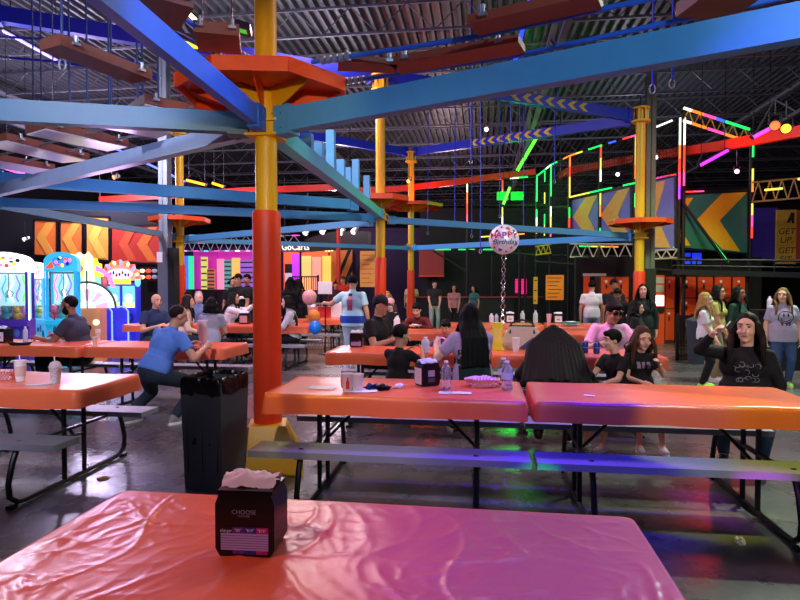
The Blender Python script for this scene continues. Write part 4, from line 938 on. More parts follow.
LED = {n: E('led_'+n, c, s) for n, c, s in (('cyan', '#50b8f0', 1.6), ('lav', '#b898f0', 1.5), ('mag', '#f040c8', 1.6), ('white', '#e8f4e4', 1.8), ('green', '#18d860', 1.7), ('red', '#f03828', 1.8), ('orange', '#f07a28', 1.6), ('yellow', '#d8c850', 1.5), ('pink', '#f04898', 1.6), ('blue', '#3050ff', 2.2), ('violet', '#a838f0', 1.8))}
lt = [(i/14+.01, (i+1)/14-.01, i % 2, LED[('lav', 'cyan', 'mag', 'white', 'cyan', 'lav', 'mag')[i % 7]]) for i in range(14)]
truss('bright cyan and lavender lit truss above the kart hall', at(183, 251, 25), at(256, 251, 25), .45, M('white_truss', '#c8c8d8', .4), lt, 16)
truss('second lit truss across the kart hall, just above the first', at(180, 243, 27), at(300, 243, 27), .35, M('white_truss'), lt[::-1], 20)
c, w, h = rect(281.5, 310, 242.5, 252, 20.6); t = thing('kart_sign', 'grey sign board with white kart lettering right of the orange column', 'sign', c)
b = MB(); b.box((0,0,0), (w, .06, h)); b.build('sign_board', M('sign_grey', '#5c5450', .5), t, bevel=.01)
text('sign_lettering', 'GoCarts', (.0, -.035, 0), (1,0,0), (0,0,1), .24, E('sign_letter_white', '#fff4e0', 1.6), t, wide=.9)
b = MB(); b.tube([(-w*.42, .04, h/2), (-w*.42, .04, 2.5)], .02, 6); b.tube([(w*.42, .04, h/2), (w*.42, .04, 2.5)], .02, 6); b.build('hanger', dark_steel, t)
# string bulbs
for i in range(12):
    q = at(298+i*3.1, 247.5+1.8*math.sin(i*.8), 23); t = thing('hanging_bulb', 'warm bulb on the string above the amber pillars', 'bulb', q, 0, 'string bulbs of the kart hall')
    b = MB(); b.ell((0,0,-.05), .05, n=10, m=8); b.build('bulb_glass', E('warm_bulb', '#ffd080', 5), t); b = MB(); b.cyl((0,0,-.01), (0,0,.06), .022, n=8); b.tube([(0,0,.05), (.0,0,.5)], .006, 5); b.build('bulb_socket', rubber, t)
t = thing('kart_canopy', 'black curved canopy above the kart hall entrance', 'canopy', gnd(332, 21.8), 0, None, 'thing')
b = MB(); wv = 3.0; b.prism([(-1.4, 2.75), (-1.0, 3.25), (0, 3.5), (1.4, 3.5), (1.4, 2.95), (.2, 2.85)], .5, (0, 0, 0), (1,0,0), (0,0,1), (0,1,0)); b.build('canopy_shell', rubber, t)
for x in (-1.3, 1.3): b = MB(); b.tube([(x, .25, 0), (x, .25, 3.0)], .04); b.build('canopy_post', dark_steel, t)
def lamp(label, q, aim, mt=None, col=None, r=.09, group='spot lamps', top=None):
    t = thing('spot_lamp', label, 'lamp', q, 0, group); u = V(aim).normalized()
    b = MB(); b.lathe((0,0,0), [(r*.7, -r*2), (r*.8, -r*.6), (r, r*.8), (r*.9, r*.8), (r*.6, 0)], 16, frame(u)); b.build('lamp_body', mt or white_plastic, t)
    b = MB(); b.cyl(u*r*.55, u*r*.62, r*.88, n=16); b.build('lens', col, t)
    b = MB(); zt = top or .35; b.tube([(-r*1.15, 0, 0), (-r*1.15, 0, r*2), (r*1.15, 0, r*2), (r*1.15, 0, 0)], .012, 6); b.tube([(0,0,r*2), (0,0,zt)], .014, 6); b.build('yoke', dark_steel, t)
    return t
white_plastic = M('white_lamp_housing', '#d8d8de', .4)
for i, px in enumerate((306, 323, 341, 354)): lamp('white spot lamp hanging over the kart hall entrance', at(px, 232-i % 2, 20.5), (-.3, -.6, -.6), None, E('lens_soft', '#fff0e8', 2), .11, 'white lamps over the entrance')
# red pole, murals, purple wall, notice board
t = thing('red_pole', 'slim red pole in front of the orange mural at centre left', 'pole', gnd(338.5, 19.5), 0, None, 'thing'); b = MB(); b.cyl((0,0,0), (0,0,3.5), .07); b.build('pole_tube', red_paint, t); b = MB(); b.box((0,0,.02), (.3, .3, .04)); b.build('foot_plate', dark_steel, t)
chevron_panel('orange mural with black diagonal stripes behind the red pole', (329, 353, 250, 249, 292, 292), 24, 24, M('mural_warm_orange', '#d8762c', .6), [([(.05, 0), (.2, 0), (.95, 1), (.8, 1)], rubber), ([(.45, 0), (.6, 0), (1, .55), (1, .75)], rubber)], 'mural_panel')
wallbox('wall_purple', 352, 422, 24.5, 0, 3.9, purple_wall)
wallbox('wall_kart', 150, 352, 27.5, 0, 3.3, M('kart_wall_paint', '#3a1a50', .8))
wallbox('wall_centre', 420, 585, 23.5, 0, 4.6, dark_wall)
def board(name, label, cat, x0, x1, y0, y1, d, mt, lines=6, ink_m=None, post=True):
    c, w, h = rect(x0, x1, y0, y1, d); t = thing(name, label, cat, V((c.x, c.y, 0)), 0); b = MB(); b.box((0, 0, c.z), (w, .04, h)); b.build('board', mt, t, bevel=.006)
    for i in range(lines): b = MB(); b.bb((-w*.4, -.024, c.z+h*(.38-.76*i/max(1, lines-1))-h*.018), (w*(.38-.12*(i % 3)), -.02, c.z+h*(.38-.76*i/max(1, lines-1))+h*.018)); b.build('printed_line', ink_m or m_or, t, smooth=0)
    if post:
        for x in (-w*.4, w*.4): b = MB(); b.tube([(x, .03, 0), (x, .03, c.z)], .025); b.build('post', dark_steel, t)
board('notice_board', 'tall yellow notice board beside the middle yellow column', 'notice board', 360, 375.5, 251, 287, 19, M('notice_yellow', '#e6a84c', .6), 7)
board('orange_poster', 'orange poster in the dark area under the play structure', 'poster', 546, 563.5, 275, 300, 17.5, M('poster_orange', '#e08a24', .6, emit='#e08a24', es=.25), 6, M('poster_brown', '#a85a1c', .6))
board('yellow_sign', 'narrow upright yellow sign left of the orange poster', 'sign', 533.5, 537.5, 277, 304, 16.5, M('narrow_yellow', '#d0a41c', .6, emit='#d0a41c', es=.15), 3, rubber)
board('no_entry_sign', 'small white sign with red symbol right of the orange column', 'sign', 285, 292, 273, 282, 17, white_paper, 0)
c, w, h = rect(285.5, 291.5, 264, 273, 17.2); t = thing('box_speaker', 'black box speaker on the railing right of the orange column', 'speaker', c); b = MB(); b.box((0,0,0), (w, .15, h)); b.build('speaker_box', rubber, t, bevel=.01); b = MB(); b.cyl((0, -.076, -.03), (0, -.082, -.03), w*.35); b.build('speaker_cone', dark_steel, t); b = MB(); b.tube([(0,.06,-h/2), (0,.06,-c.z)], .03); b.build('post', dark_steel, t)
def fence(label, P0, P1, h, n, mt=black_metal):
    P0, P1 = V(P0), V(P1); t = thing('railing', label, 'railing', P0, 0, None, 'thing'); e = P1-P0
    b = MB(); b.bar(V((0,0,h)), e+V((0,0,h)), .05, .04); b.build('top_rail', mt, t); b = MB(); b.bar(V((0,0,.1)), e+V((0,0,.1)), .04, .03); b.build('bottom_rail', mt, t)
    for i in range(n+1): b = MB(); b.tube([e*(i/n), e*(i/n)+V((0,0,h))], .012, 6); b.build('baluster', mt, t)
    for q in (V(), e): b = MB(); b.bar(q, q+V((0,0,h+.05)), .06, .06); b.build('end_post', mt, t)
    return t
fence('black railing in front of the kart hall, left of the orange column', gnd(178, 20), gnd(258, 20), 1.33, 44)
fence('railing right of the orange column below the amber pillars', gnd(286, 17.5), gnd(318, 17.5), 1.75, 14)
fence('grey railing at the party sign and red gift bag', gnd(300, 14), gnd(345, 14), 1.05, 16, galv)
fence('black railing in front of the orange lockers at right', gnd(678, 11.5), gnd(693, 11.5), .88, 10)
# dark centre: red light wash painted as a panel, pink screens, counter ledge
c, w, h = rect(419, 444, 250, 276, 23); t = thing('red_wall_area', 'red light wash painted as a panel at centre behind the standing people', 'panel', c); b = MB(); b.box((0,0,0), (w, .08, h)); b.build('panel_sheet', M('red_light_wash', '#8a2a24', .6), t); b = MB(); b.box((0, -.03, -h/2), (w*1.02, .08, .06)); b.build('panel_rail', red_paint, t)
for x0, x1, y1, lab in ((515, 519.5, 293, 'left pink light strip in the dark centre'), (521.5, 526.5, 294, 'right pink light strip in the dark centre')):
    c, w, h = rect(x0, x1, 279, y1, 22); t = thing('light_strip', lab, 'light', c); b = MB(); b.box((0,0,0), (w, .05, h)); b.build('lit_face', E('hot_pink_glow', '#f01a78', 1.0), t); b = MB(); b.bb((-w*.6, .02, -c.z), (w*.6, .07, h*.53)); b.build('strip_housing', rubber, t)
t = thing('ledge_counter', 'long dark counter with reddish edge behind the standing people', 'counter', gnd(478, 20.5), YAW, None, 'thing')
b = MB(); b.bb((-2.2, -.2, 0), (2.2, .2, 1.05)); b.build('counter_body', M('counter_black', '#141216', .6), t); b = MB(); b.bb((-2.25, -.26, 1.05), (2.25, .26, 1.10)); b.build('counter_top', M('counter_red_edge', '#8a3424', .5), t)

# ------------------------------------------------------------------ net play structure at right
tw = thing('play_structure', 'tall black-framed net play structure edged with coloured light strips at right', 'play structure', gnd(600, 17), 0, None, 'thing')
O = tw.location.copy()
def tpost(px, d, ytop, ybot=None, r=.05):
    a = gnd(px, d); zt = at(px, ytop, d).z; z0 = 0 if ybot is None else at(px, ybot, d).z
    b = MB(); b.cyl((a.x, a.y, z0), (a.x, a.y, zt), r, n=10); b.build('post', M('padded_black_pole', '#131318', .6), tw, o=O); return a
def led(pts, cols, r=.024):
    """light strip along world points, split into runs of colour"""
    P_ = [V(q) for q in pts]; n = len(cols)
    segs = [(P_[i], P_[i+1]) for i in range(len(P_)-1)]; tot = sum((e-a).length for a, e in segs)
    def pt(s):
        s *= tot
        for a, e in segs:
            l = (e-a).length
            if s <= l+1e-6: return a+(e-a)*(s/l)
            s -= l
        return segs[-1][1]
    for i, c in enumerate(cols):
        if c is None: continue
        k = [pt((i+j/3)/n) for j in range(4)]
        b = MB(); b.tube(k, r, 6); b.build('led_strip', LED[c], tw, o=O)
def upx(px, d, y, off=-.09): q = gnd(px, d); q.z = at(px, y, d).z; q.y += off; return q
def ledv(px, d, y0, y1, cols): led([upx(px, d, y0), upx(px, d, y1)], cols)
TP = {467: (21, 181), 502: (20.5, 180), 536: (20, 177), 550: (19, 166), 568.5: (18, 157), 599: (17, 147), 633.5: (16, 137), 678: (15, 119), 682.5: (15, 108), 749.5: (15.3, 146)}
for px, (d, yt) in TP.items(): tpost(px, d, yt)
for px, d, yt in ((492, 20.5, 255), (519.5, 19, 250), (525, 19, 255)): tpost(px, d, yt, r=.04)
tt = lambda px, y: upx(px, TP[px][0], y)
def tbar(p0, p1, r=.04): b = MB(); b.cyl(p0, p1, r, n=8); b.build('cross_bar', M('padded_black_pole'), tw, o=O)
top = [tt(467, 181), tt(502, 180), tt(536, 177), tt(550, 166), tt(568.5, 157), tt(599, 147), tt(633.5, 137), tt(678, 119)]
for a, e in zip(top, top[1:]): tbar(a+V((0, .09, 0)), e+V((0, .09, 0)))
led(top[0:3], ['white', None, 'orange', 'red', None, 'white', 'green', None]); led(top[2:5], ['green', 'green', 'white', 'green', None, 'orange'])
led(top[4:8], ['orange', 'yellow', None, 'green', 'green', None, 'blue', None, 'red', 'pink', None, None, 'white', 'white', None])
ledv(467, 21, 182, 226, ['white', 'orange', 'red', 'pink']); ledv(502, 20.5, 181, 226, ['red', 'orange', None, 'yellow', 'white']); ledv(536, 20, 178, 234, ['green', 'green', 'green', None, 'green', 'white', 'orange'])
ledv(544, 19.5, 172, 236, ['green', None, 'yellow', None, 'green', 'yellow']); ledv(550, 19, 167, 237, ['green', 'green', 'green', None, 'white', 'yellow', 'pink'])
ledv(568.5, 18, 158, 238, ['orange', 'red', 'yellow', 'yellow', None, 'green', 'red', None]); ledv(599, 17, 148, 240, ['red', 'yellow', 'white', None, 'yellow', 'orange', None, 'green']); ledv(633.5, 16, 138, 236, ['yellow', 'yellow', 'orange', None, 'green', None, 'green'])
ledv(677, 15, 120, 200, ['white', 'white', 'orange', 'red', 'pink', 'violet']); ledv(681.5, 15, 120, 200, ['white', 'white', 'red', 'red', 'pink', None]); ledv(749.5, 15.3, 147, 250, ['green', None, 'yellow', 'orange', None, 'yellow', 'pink', 'red', None])
for pts, cols in (([tt(568.5, 198), tt(599, 191), tt(633.5, 184)], ['yellow', 'yellow', 'green', 'green', None, 'green']), ([at(652, 179, 15.6), at(676, 174.5, 15)], ['pink', 'pink', 'red']), ([at(480, 237, 20.5), at(536, 233, 20)], ['yellow', None, 'yellow', 'orange', None]),
                  ([at(568, 246, 18), at(632, 247, 16)], [None, 'green', 'yellow', 'orange', None]), ([at(652, 250, 15.6), at(676, 247, 15), at(678, 240, 15)], ['green', 'green', 'green']), ([at(435, 249.5, 21.5), at(500, 249.5, 20.5)], ['green', 'green', None, 'green', 'green', None, 'green', 'green']),
                  ([at(683, 192, 15.1), at(714, 191, 15.2)], ['red', 'pink', None]), ([at(687, 208, 14.9), at(728, 262, 14.6)], [None, 'violet', None, 'green', 'green', 'green'])): led(pts, cols)
for a, e in ((at(683, 203, 14.9), at(728, 264, 14.6)), (at(434, 251, 21.5), at(467, 272, 21)), (at(568.5, 199, 18), at(633.5, 185, 16)), (at(467, 205, 21), at(536, 205, 20)), (at(536, 205, 20), at(568.5, 207, 18)), (at(683, 192, 15.2), at(750, 190, 15.3)), (at(536, 255, 20), at(690, 258, 15)), (at(536, 262, 18), at(690, 272, 14.5)), (at(467, 250, 21), at(536, 255, 20))): tbar(a, e)
# nets: one sheet of thin cords per bay
netm = M('black_net_cord', '#0a0a0c', .8)
def net(A, B, zb0, zt0, zb1, zt1, n, m):
    b = MB()
    for i in range(n+1):
        u = i/n; q = A.lerp(B, u); z0, z1 = zb0+(zb1-zb0)*u, zt0+(zt1-zt0)*u; b.tube([(q.x, q.y, z0), (q.x, q.y, z1)], .006, 4)
    for j in range(m+1):
        v = j/m; b.tube([(A.x, A.y, zb0+(zt0-zb0)*v), (B.x, B.y, zb1+(zt1-zb1)*v)], .006, 4)
    o = b.build('net', netm, tw, o=O); o['kind'] = 'stuff'
ks = list(TP)
for k0, k1 in zip(ks[:7], ks[1:8]):
    A, B = gnd(k0, TP[k0][0]), gnd(k1, TP[k1][0]); net(A, B, 2.7 if k0 < 560 else 4.35, at(k0, TP[k0][1], TP[k0][0]).z, 2.7 if k0 < 560 else 4.35, at(k1, TP[k1][1], TP[k1][0]).z, 14, 14)
A, B = gnd(467, 21), gnd(536, 20); net(A, B, .1, 2.6, .1, 2.6, 24, 24)
c_bl = M('banner_periwinkle', '#6a78c4', .55); c_ye = M('banner_yellow', '#d8b050', .55); c_gr = M('banner_teal_green', '#2c7468', .55); c_gy = M('banner_gold', '#dcae20', .55); c_dg = M('banner_dark_green', '#1f7050', .55)
chevron_panel('blue banner with yellow chevrons at the left of the right yellow column', (570.5, 631, 200, 186, 234, 243), 18, 16, c_bl, [([(.05, .5), (.27, .97), (.48, .97), (.32, .5), (.48, .03), (.27, .03)], c_ye), ([(.53, .5), (.8, .97), (.98, .97), (.80, .5), (1, .1), (1, .02), (.82, .02)], c_ye)], group='chevron banners on the play structure')
chevron_panel('blue banner with a broad yellow chevron right of the yellow column', (651.5, 675.5, 181, 176, 249, 250), 15.5, 15, c_bl, [([(0, .95), (.6, .97), (.2, .5), (.8, .03), (0, .03)], c_ye)], group='chevron banners on the play structure')
chevron_panel('green banner with a large gold chevron, rightmost on the play structure', (679, 748, 194, 191, 248, 254), 15.0, 15.3, c_gr, [([(.23, .5), (.62, .98), (.98, .98), (.58, .52), (.88, .03), (.62, .04)], c_gy), ([(0, .72), (.10, .92), (.2, .92), (0, .55)], c_gy), ([(0, .4), (.16, .06), (.04, .05), (0, .15)], c_gy)], group='chevron banners on the play structure')
truss('white zigzag truss under the blue banner', at(570, 257, 17.6), at(632, 259, 15.8), .40, M('pale_truss', '#c8c4b0', .5), (), 10, 'walkway_truss', 'zigzag trusses under the play structure')
truss('short white zigzag truss right of the yellow column', at(651, 259, 15.2), at(677, 258, 14.8), .22, M('pale_truss'), (), 5, 'walkway_truss', 'zigzag trusses under the play structure')
truss('short yellow zigzag truss by the orange poster', at(536, 255, 19.5), at(551, 253, 18.6), .28, M('yellow_truss', '#c8a830', .5), (), 6, 'walkway_truss', 'zigzag trusses under the play structure')
truss('rainbow lit roof truss falling to the right above the red track', at(683, 121, 14.8), at(750, 143, 14.6), .32, M('yellow_truss'), [(0, .12, 1, LED['white']), (.12, .3, 1, LED['orange']), (.3, .48, 1, LED['pink']), (.48, .62, 1, LED['blue']), (.62, .8, 1, LED['green']), (.8, .98, 1, LED['green']), (0, .12, 0, LED['white']), (.14, .34, 0, LED['orange']), (.36, .6, 0, LED['pink']), (.62, .9, 0, LED['orange'])], 12)
truss('yellow roof truss at the far right with lit tubes', at(752, 202, 15), at(812, 197, 14.6), .5, M('tan_truss', '#a88a50', .5), [(.2, .5, .55, LED['yellow']), (.75, 1, .95, LED['yellow'])], 10)
t = thing('viewing_walkway', 'long black raised walkway with rail above the far right people', 'walkway', gnd(740, 13.6), 0, None, 'thing'); Ow = t.location.copy()
a, e = at(672, 272, 14.2), at(830, 276, 13); b = MB(); b.bar(a, e, .5, .12); b.build('deck', dark_steel, t, o=Ow)
b = MB(); b.tube([a+V((0,0,.30)), e+V((0,0,.34))], .03); b.tube([a+V((0,0,.16)), e+V((0,0,.18))], .018); b.build('hand_rail', black_metal, t, o=Ow)
for i in range(7): q = a.lerp(e, i/6); b = MB(); b.tube([q, q+V((0,0,.32))], .018, 6); b.build('rail_post', black_metal, t, o=Ow)
for i in (.08, .5, .95): q = a.lerp(e, i); b = MB(); b.tube([V((q.x, q.y, 0)), q], .05, 8); b.build('support_leg', black_metal, t, o=Ow)
for x0, x1, lab in ((682, 690, 'left small blue screen under the green banner'), (692.5, 701, 'right small blue screen under the green banner')):
    c, w, h = rect(x0, x1, 253, 264, 15.4); t = thing('blue_screen', lab, 'screen', c); b = MB(); b.box((0,0,0), (w, .04, h)); b.build('screen_face', E('deep_blue_screen', '#2038e8', .9), t); b = MB(); b.box((0,.04,0), (w*1.1, .05, h*1.1)); b.tube([(0, .05, 0), (0, .05, .6)], .015, 6); b.build('screen_case', rubber, t)
# far right wall: purple panel and GET UP banner
c, w, h = rect(748, 776, 208, 262, 17.5); t = thing('purple_wall_panel', 'deep purple wall panel left of the yellow fitness banner', 'panel', c); b = MB(); b.box((0,0,0), (w, .08, h)); b.build('panel_sheet', M('deep_purple_sheet', '#3a1c90', .6), t); b = MB(); b.bar((-w/2, -.02, -h/2), (w/2, -.02, -h/2), .08, .06); b.build('panel_rail', dark_steel, t)
c, w, h = rect(776.5, 795, 210, 264, 17.3); t = thing('slogan_banner', 'yellow banner with dark slanted slogan at the far right', 'banner', c)
b = MB(); b.box((0,0,0), (w, .05, h)); b.build('banner_sheet', M('mustard_banner', '#c8942c', .6), t); sl = M('slogan_ink', '#141a10', .6)
b = MB(); b.prism([(-.02, .42), (.10, .72), (.19, .72), (.19, .40), (.12, .40), (.12, .5), (.06, .42)], .01, (0.02, -.036, 0), (1,0,0), (0,0,1), (0,1,0)); b.build('mountain_mark', sl, t, smooth=0)
for i, sx in enumerate(('GET', 'UP.', 'GET', 'FIT.')): text('slogan_lettering', sx, (0, -.03, .16-.26*i-(.05 if i > 1 else 0)), (1,0,0), (0,0,1), .19, sl, t, shear=.2)
c, w, h = rect(795.5, 830, 210, 264, 17.4); t = thing('red_wall_area', 'red wall panel cut by the right photo edge', 'panel', c); b = MB(); b.box((0,0,0), (w, .08, h)); b.build('panel_sheet', M('brick_red_sheet', '#b0402c', .6), t); b = MB(); b.bar((-w/2, -.02, -h/2), (w/2, -.02, -h/2), .08, .06); b.build('panel_rail', dark_steel, t)
# lockers
lock_m = M('locker_orange', '#d84a1e', .45, var=.06); lock_f = M('locker_dark_frame', '#4a2a22', .5)
def locker(label, x0, x1, d, rows, y0=276, y1=346):
    g0, g1 = gnd(x0, d), gnd(x1, d); w = (g1-g0).length; h = at(0, y0, d).z; t = thing('locker', label, 'locker', (g0+g1)/2, YAW, 'orange lockers')
    b = MB(); b.bb((-w/2, 0, 0), (w/2, .45, h)); b.build('locker_body', lock_f, t)
    for i in range(rows):
        z0, z1 = .08+(h-.1)*i/rows, .08+(h-.1)*(i+1)/rows; b = MB(); b.bb((-w/2+.015, -.02, z0+.012), (w/2-.015, .0, z1-.012)); dr = b.build('door', lock_m, t, bevel=.004)
        b = MB(); b.cyl((-w*.12, -.02, z1-.12), (-w*.12, -.028, z1-.12), .032, n=14); b.build('number_disc', white_paper, dr)
        b = MB(); b.bb((-w*.16, -.045, z1-.30), (-w*.06, -.02, z1-.2)); b.build('handle', rubber, dr)
for x0, x1, r_, lab in ((600.5, 614.5, 2, 'first locker from the left'), (615, 629, 3, 'second locker from the left, left of the yellow column'), (665, 675, 2, 'narrow locker right of the payment kiosk'), (679.5, 696, 3, 'locker behind the black railing with three white discs'), (697, 713, 3, 'locker behind the blond girl in white'), (714, 731, 3, 'locker behind the girl in yellow top'), (732, 748, 3, 'rightmost locker in the row')): locker(lab, x0, x1, 14.8, r_)
t = thing('locker_kiosk', 'orange locker payment kiosk with a bright white screen', 'kiosk', gnd(658.5, 14.6), YAW)
b = MB(); b.bb((-.16, 0, 0), (.16, .4, 1.75)); b.build('kiosk_body', lock_m, t, bevel=.006); b = MB(); b.bb((-.13, -.02, .98), (.13, 0, 1.24)); b.build('screen', E('kiosk_screen', '#f0f6ff', 3), t, bevel=.004)
b = MB(); b.bb((-.13, -.015, 1.32), (.13, 0, 1.50)); b.bb((-.13, -.015, 1.54), (.13, 0, 1.7)); b.build('info_card', M('grey_info_card', '#b0a8a0', .5), t); b = MB(); b.bb((-.13, -.06, .82), (.13, 0, .95)); b.build('card_reader', rubber, t, bevel=.01)
wallbox('wall_lockers', 575, 760, 15.6, 0, 2.25, dark_wall)
t = thing('red_door_panel', 'red panel at the doorway left of the lockers', 'panel', gnd(586.5, 15), YAW, None, 'thing'); b = MB(); b.bb((-.07, -.03, 0), (.07, .03, 1.73)); b.build('panel_sheet', red_paint, t); b = MB(); b.bb((-.09, -.02, 1.73), (.5, .02, 1.8)); b.build('door_header', M('pale_truss'), t)
t = thing('grey_bin', 'grey plastic bin beside the black railing at right', 'bin', gnd(697, 11), rad(10)); b = MB(); b.lathe((0,0,0), [(.14, 0), (.19, .78), (.2, .8), (.17, .8), (.13, .03)], 4, Matrix.Rotation(PI/4, 3, 'Z')); b.build('bin_body', M('slate_bin', '#3a4450', .5), t, smooth=0); b = MB(); b.lathe((0,0,.8), [(.2, 0), (.2, .03), (.06, .1)], 4, Matrix.Rotation(PI/4, 3, 'Z')); b.build('bin_lid', M('slate_bin'), t, smooth=0)
t = thing('service_counter', 'black counter with white bottles left of the girl in the smiley tee', 'counter', gnd(772, 10.3), YAW, None, 'thing'); b = MB(); b.bb((-.35, -.2, 0), (.9, .3, 1.02)); b.build('counter_body', M('counter_black'), t, bevel=.01); b = MB(); b.bb((-.38, -.24, 1.02), (.93, .33, 1.06)); b.build('counter_top', dark_steel, t, bevel=.006)
for px, lab in ((770, 'left white bottle on the black counter'), (777.5, 'right white bottle on the black counter')):
    q = gnd(px, 10.3); q.z = 1.062; bottle(lab, q, .24, .045, M('milky_bottle'), group='white bottles on the black counter')

# ------------------------------------------------------------------ red track, neon tubes, lamps
def track(label, pts, w=.14, h=.2, mt=red_paint):
    pts = [V(q) for q in pts]; t = thing('red_track', label, 'track', pts[0], 0, None, 'thing'); b = MB()
    for a, e in zip(pts, pts[1:]): b.bar(a-pts[0], e-pts[0], w, h)
    b.build('track_beam', mt, t)
    for i, q in enumerate(pts[::2]): b = MB(); b.tube([q-pts[0], V((q.x, q.y, CH-.6))-pts[0]], .02, 6); b.build('hanger', dark_steel, t)
track('red overhead track crossing the left half behind the near column', [at(100, 200, 19), at(180, 195, 19), at(260, 190, 19), at(345, 187, 19)])
track('red overhead track curving from centre to the green-lit corner', [at(350, 191, 20), at(400, 189, 20), at(450, 183, 20), at(500, 176, 20), at(535, 172, 20)])
track('red overhead track crossing the right side behind the yellow column', [at(560, 176, 19), at(570, 171, 18.5), at(640, 158, 17), at(720, 146, 14), at(830, 126, 11)], .16, .22)
def neon(label, a, e, col, r=.03, name='neon_tube', group=None, s=2.6):
    a, e = V(a), V(e); t = thing(name, label, 'light tube', a, 0, group, 'thing'); u = (e-a)
    b = MB(); b.tube([u*.02, u*.98], r, 8); b.build('lit_tube', E('neon_'+col.strip('#'), col, s), t)
    b = MB(); b.tube([V((0, .06, .03)), u+V((0, .06, .03))], r*1.2, 6)
    for k_ in (0, 1): b.cyl(u*k_, u*(k_*.96+.02), r*1.4, n=8)
    b.build('tube_holder', dark_steel, t)
    for k_ in (.1, .9): q = a+u*k_; b = MB(); b.tube([u*k_+V((0, .06, 0)), u*k_+V((0, .06, CH-q.z))], .008, 5); b.build('hanger', dark_steel, t)
neon('long blue tube hanging at top right of centre, seen between boards', at(531, -6, 11), at(511, 78, 11.2), '#2038ff', .04, s=2.6)
neon('bright green slanted tube below the yellow chevron beam', at(537.5, 136, 17), at(516.5, 172, 17), '#50ff30', .045)
neon('short green slanted tube above the birthday balloon', at(510, 187, 18), at(503, 205, 18), '#60ff40', .04)
neon('purple slanted tube above the green banner', at(728.5, 150, 13.6), at(699, 166, 13.6), '#a028ff', .035)
neon('magenta tube beside the glaring red lamp at the right', at(773, 127, 12), at(752, 138, 12), '#d030ff', .035)
neon('thin blue tube slanting at left below the planks', at(108, 145, 15), at(186, 182, 18), '#4a6aff', .03, s=3)
neon('pink tube at the far left below the planks', at(3, 167, 14), at(27, 174, 14), '#ff50c0', .05, s=3)
neon('added violet glow standing for purple light under the high beam at top left', at(-5, 17, 10.4), at(128, 38, 10.4), '#9a70e0', .05, s=.7)  # glow put under the beam in place of violet light falling on it
neon('added pale violet glow standing for a purple-lit beam at upper left', at(2, 30, 11), at(60, 62, 11), '#9a80e0', .03, s=.35)  # dim glowing tube added to show purple light on a beam
neon('warm white tube near the top left of the near pole', at(186, 11, 8), at(202, 26, 8), '#ffd890', .03, s=3)
neon('yellow tube segment at left of the near column, left one', at(186, 180, 16), at(206, 185, 16), '#ffa828', .035, s=2.2, group='yellow zigzag tubes'); neon('yellow tube segment at left of the near column, right one', at(212, 183, 16), at(224, 187, 16), '#ffa828', .035, s=2.2, group='yellow zigzag tubes')
c, w, h = rect(498, 522, 190, 200, 20.3)
for x0, x1, lab in ((497, 508, 'left green lit box on the net frame'), (511, 523, 'right green lit box on the net frame')):
    c, w, h = rect(x0, x1, 192, 200, 20.2); t = thing('exit_light_box', lab, 'light box', c); b = MB(); b.box((0,0,0), (w, .08, h)); b.build('lit_face', E('green_box_glow', '#10d030', 1.3), t, bevel=.01); b = MB(); b.box((0,.05,0), (w*1.08, .06, h*1.15)); b.build('box_case', rubber, t)
def skylight(label, quad, d, col, s, name='ceiling_light_panel'):
    P_ = [at(x, y, d) for x, y in quad]; z = sum(q.z for q in P_)/4; P_ = [on(x, y, z) for x, y in quad]; O_ = P_[0].copy(); t = thing(name, label, 'ceiling light', O_, 0, None, 'thing')
    b = MB(); b.add([q-O_ for q in P_]+[q-O_+V((0,0,.06)) for q in P_], [(0,1,2,3), (7,6,5,4), (0,4,5,1), (1,5,6,2), (2,6,7,3), (3,7,4,0)]); b.build('diffuser', E('panel_'+col.strip('#'), col, s), t, smooth=0)
    b = MB(); 
    for i in range(4): b.bar(P_[i]-O_+V((0,0,.04)), P_[(i+1) % 4]-O_+V((0,0,.04)), .06, .1)
    b.tube([V((0,0,.05)), V((0,0,CH-O_.z))], .01, 5); b.build('panel_frame', dark_steel, t)
skylight('yellow-green lit ceiling panel above the dark boards at top left', [(160, 37), (208, 42), (200, 50), (166, 47)], 9, '#d8d828', 1.3)
skylight('small green lit ceiling panel left of the near pole', [(232, 25), (248, 29), (250, 36), (238, 33)], 9, '#50b83a', .8)
for (px, py, d, c, lab) in ((775, 125, 11, '#ff4020', 'glaring red stage lamp at the far right above the red track'), (786, 128, 11, '#ff9020', 'orange stage lamp right of the glaring red one'), (618, 174, 16, '#f0f4ff', 'small white lamp inside the play structure'), (656, 157, 14.5, '#e8d8c8', 'pale lamp on the red track right of the yellow column'), (737, 171, 14, '#d0b0ff', 'lilac lamp glowing above the green banner'), (409, 181, 17, '#ffa030', 'amber lamp left of the farthest column top'), (25, 239, 16.5, '#fff0e0', 'small white lamp on the dark wall at far left'), (115, 177, 15, '#ff8040', 'small orange lamp under the slanting tubes at left'), (487, 129, 14, '#e8e8ff', 'tiny white lamp below the light blue beam')):
    lamp(lab, at(px, py, d), (-.35, -.75, -.35), rubber if d < 12 else None, E('lens_'+c.strip('#'), c, 5 if d < 12 else 4), .10 if d < 12 else .06, None, .5)
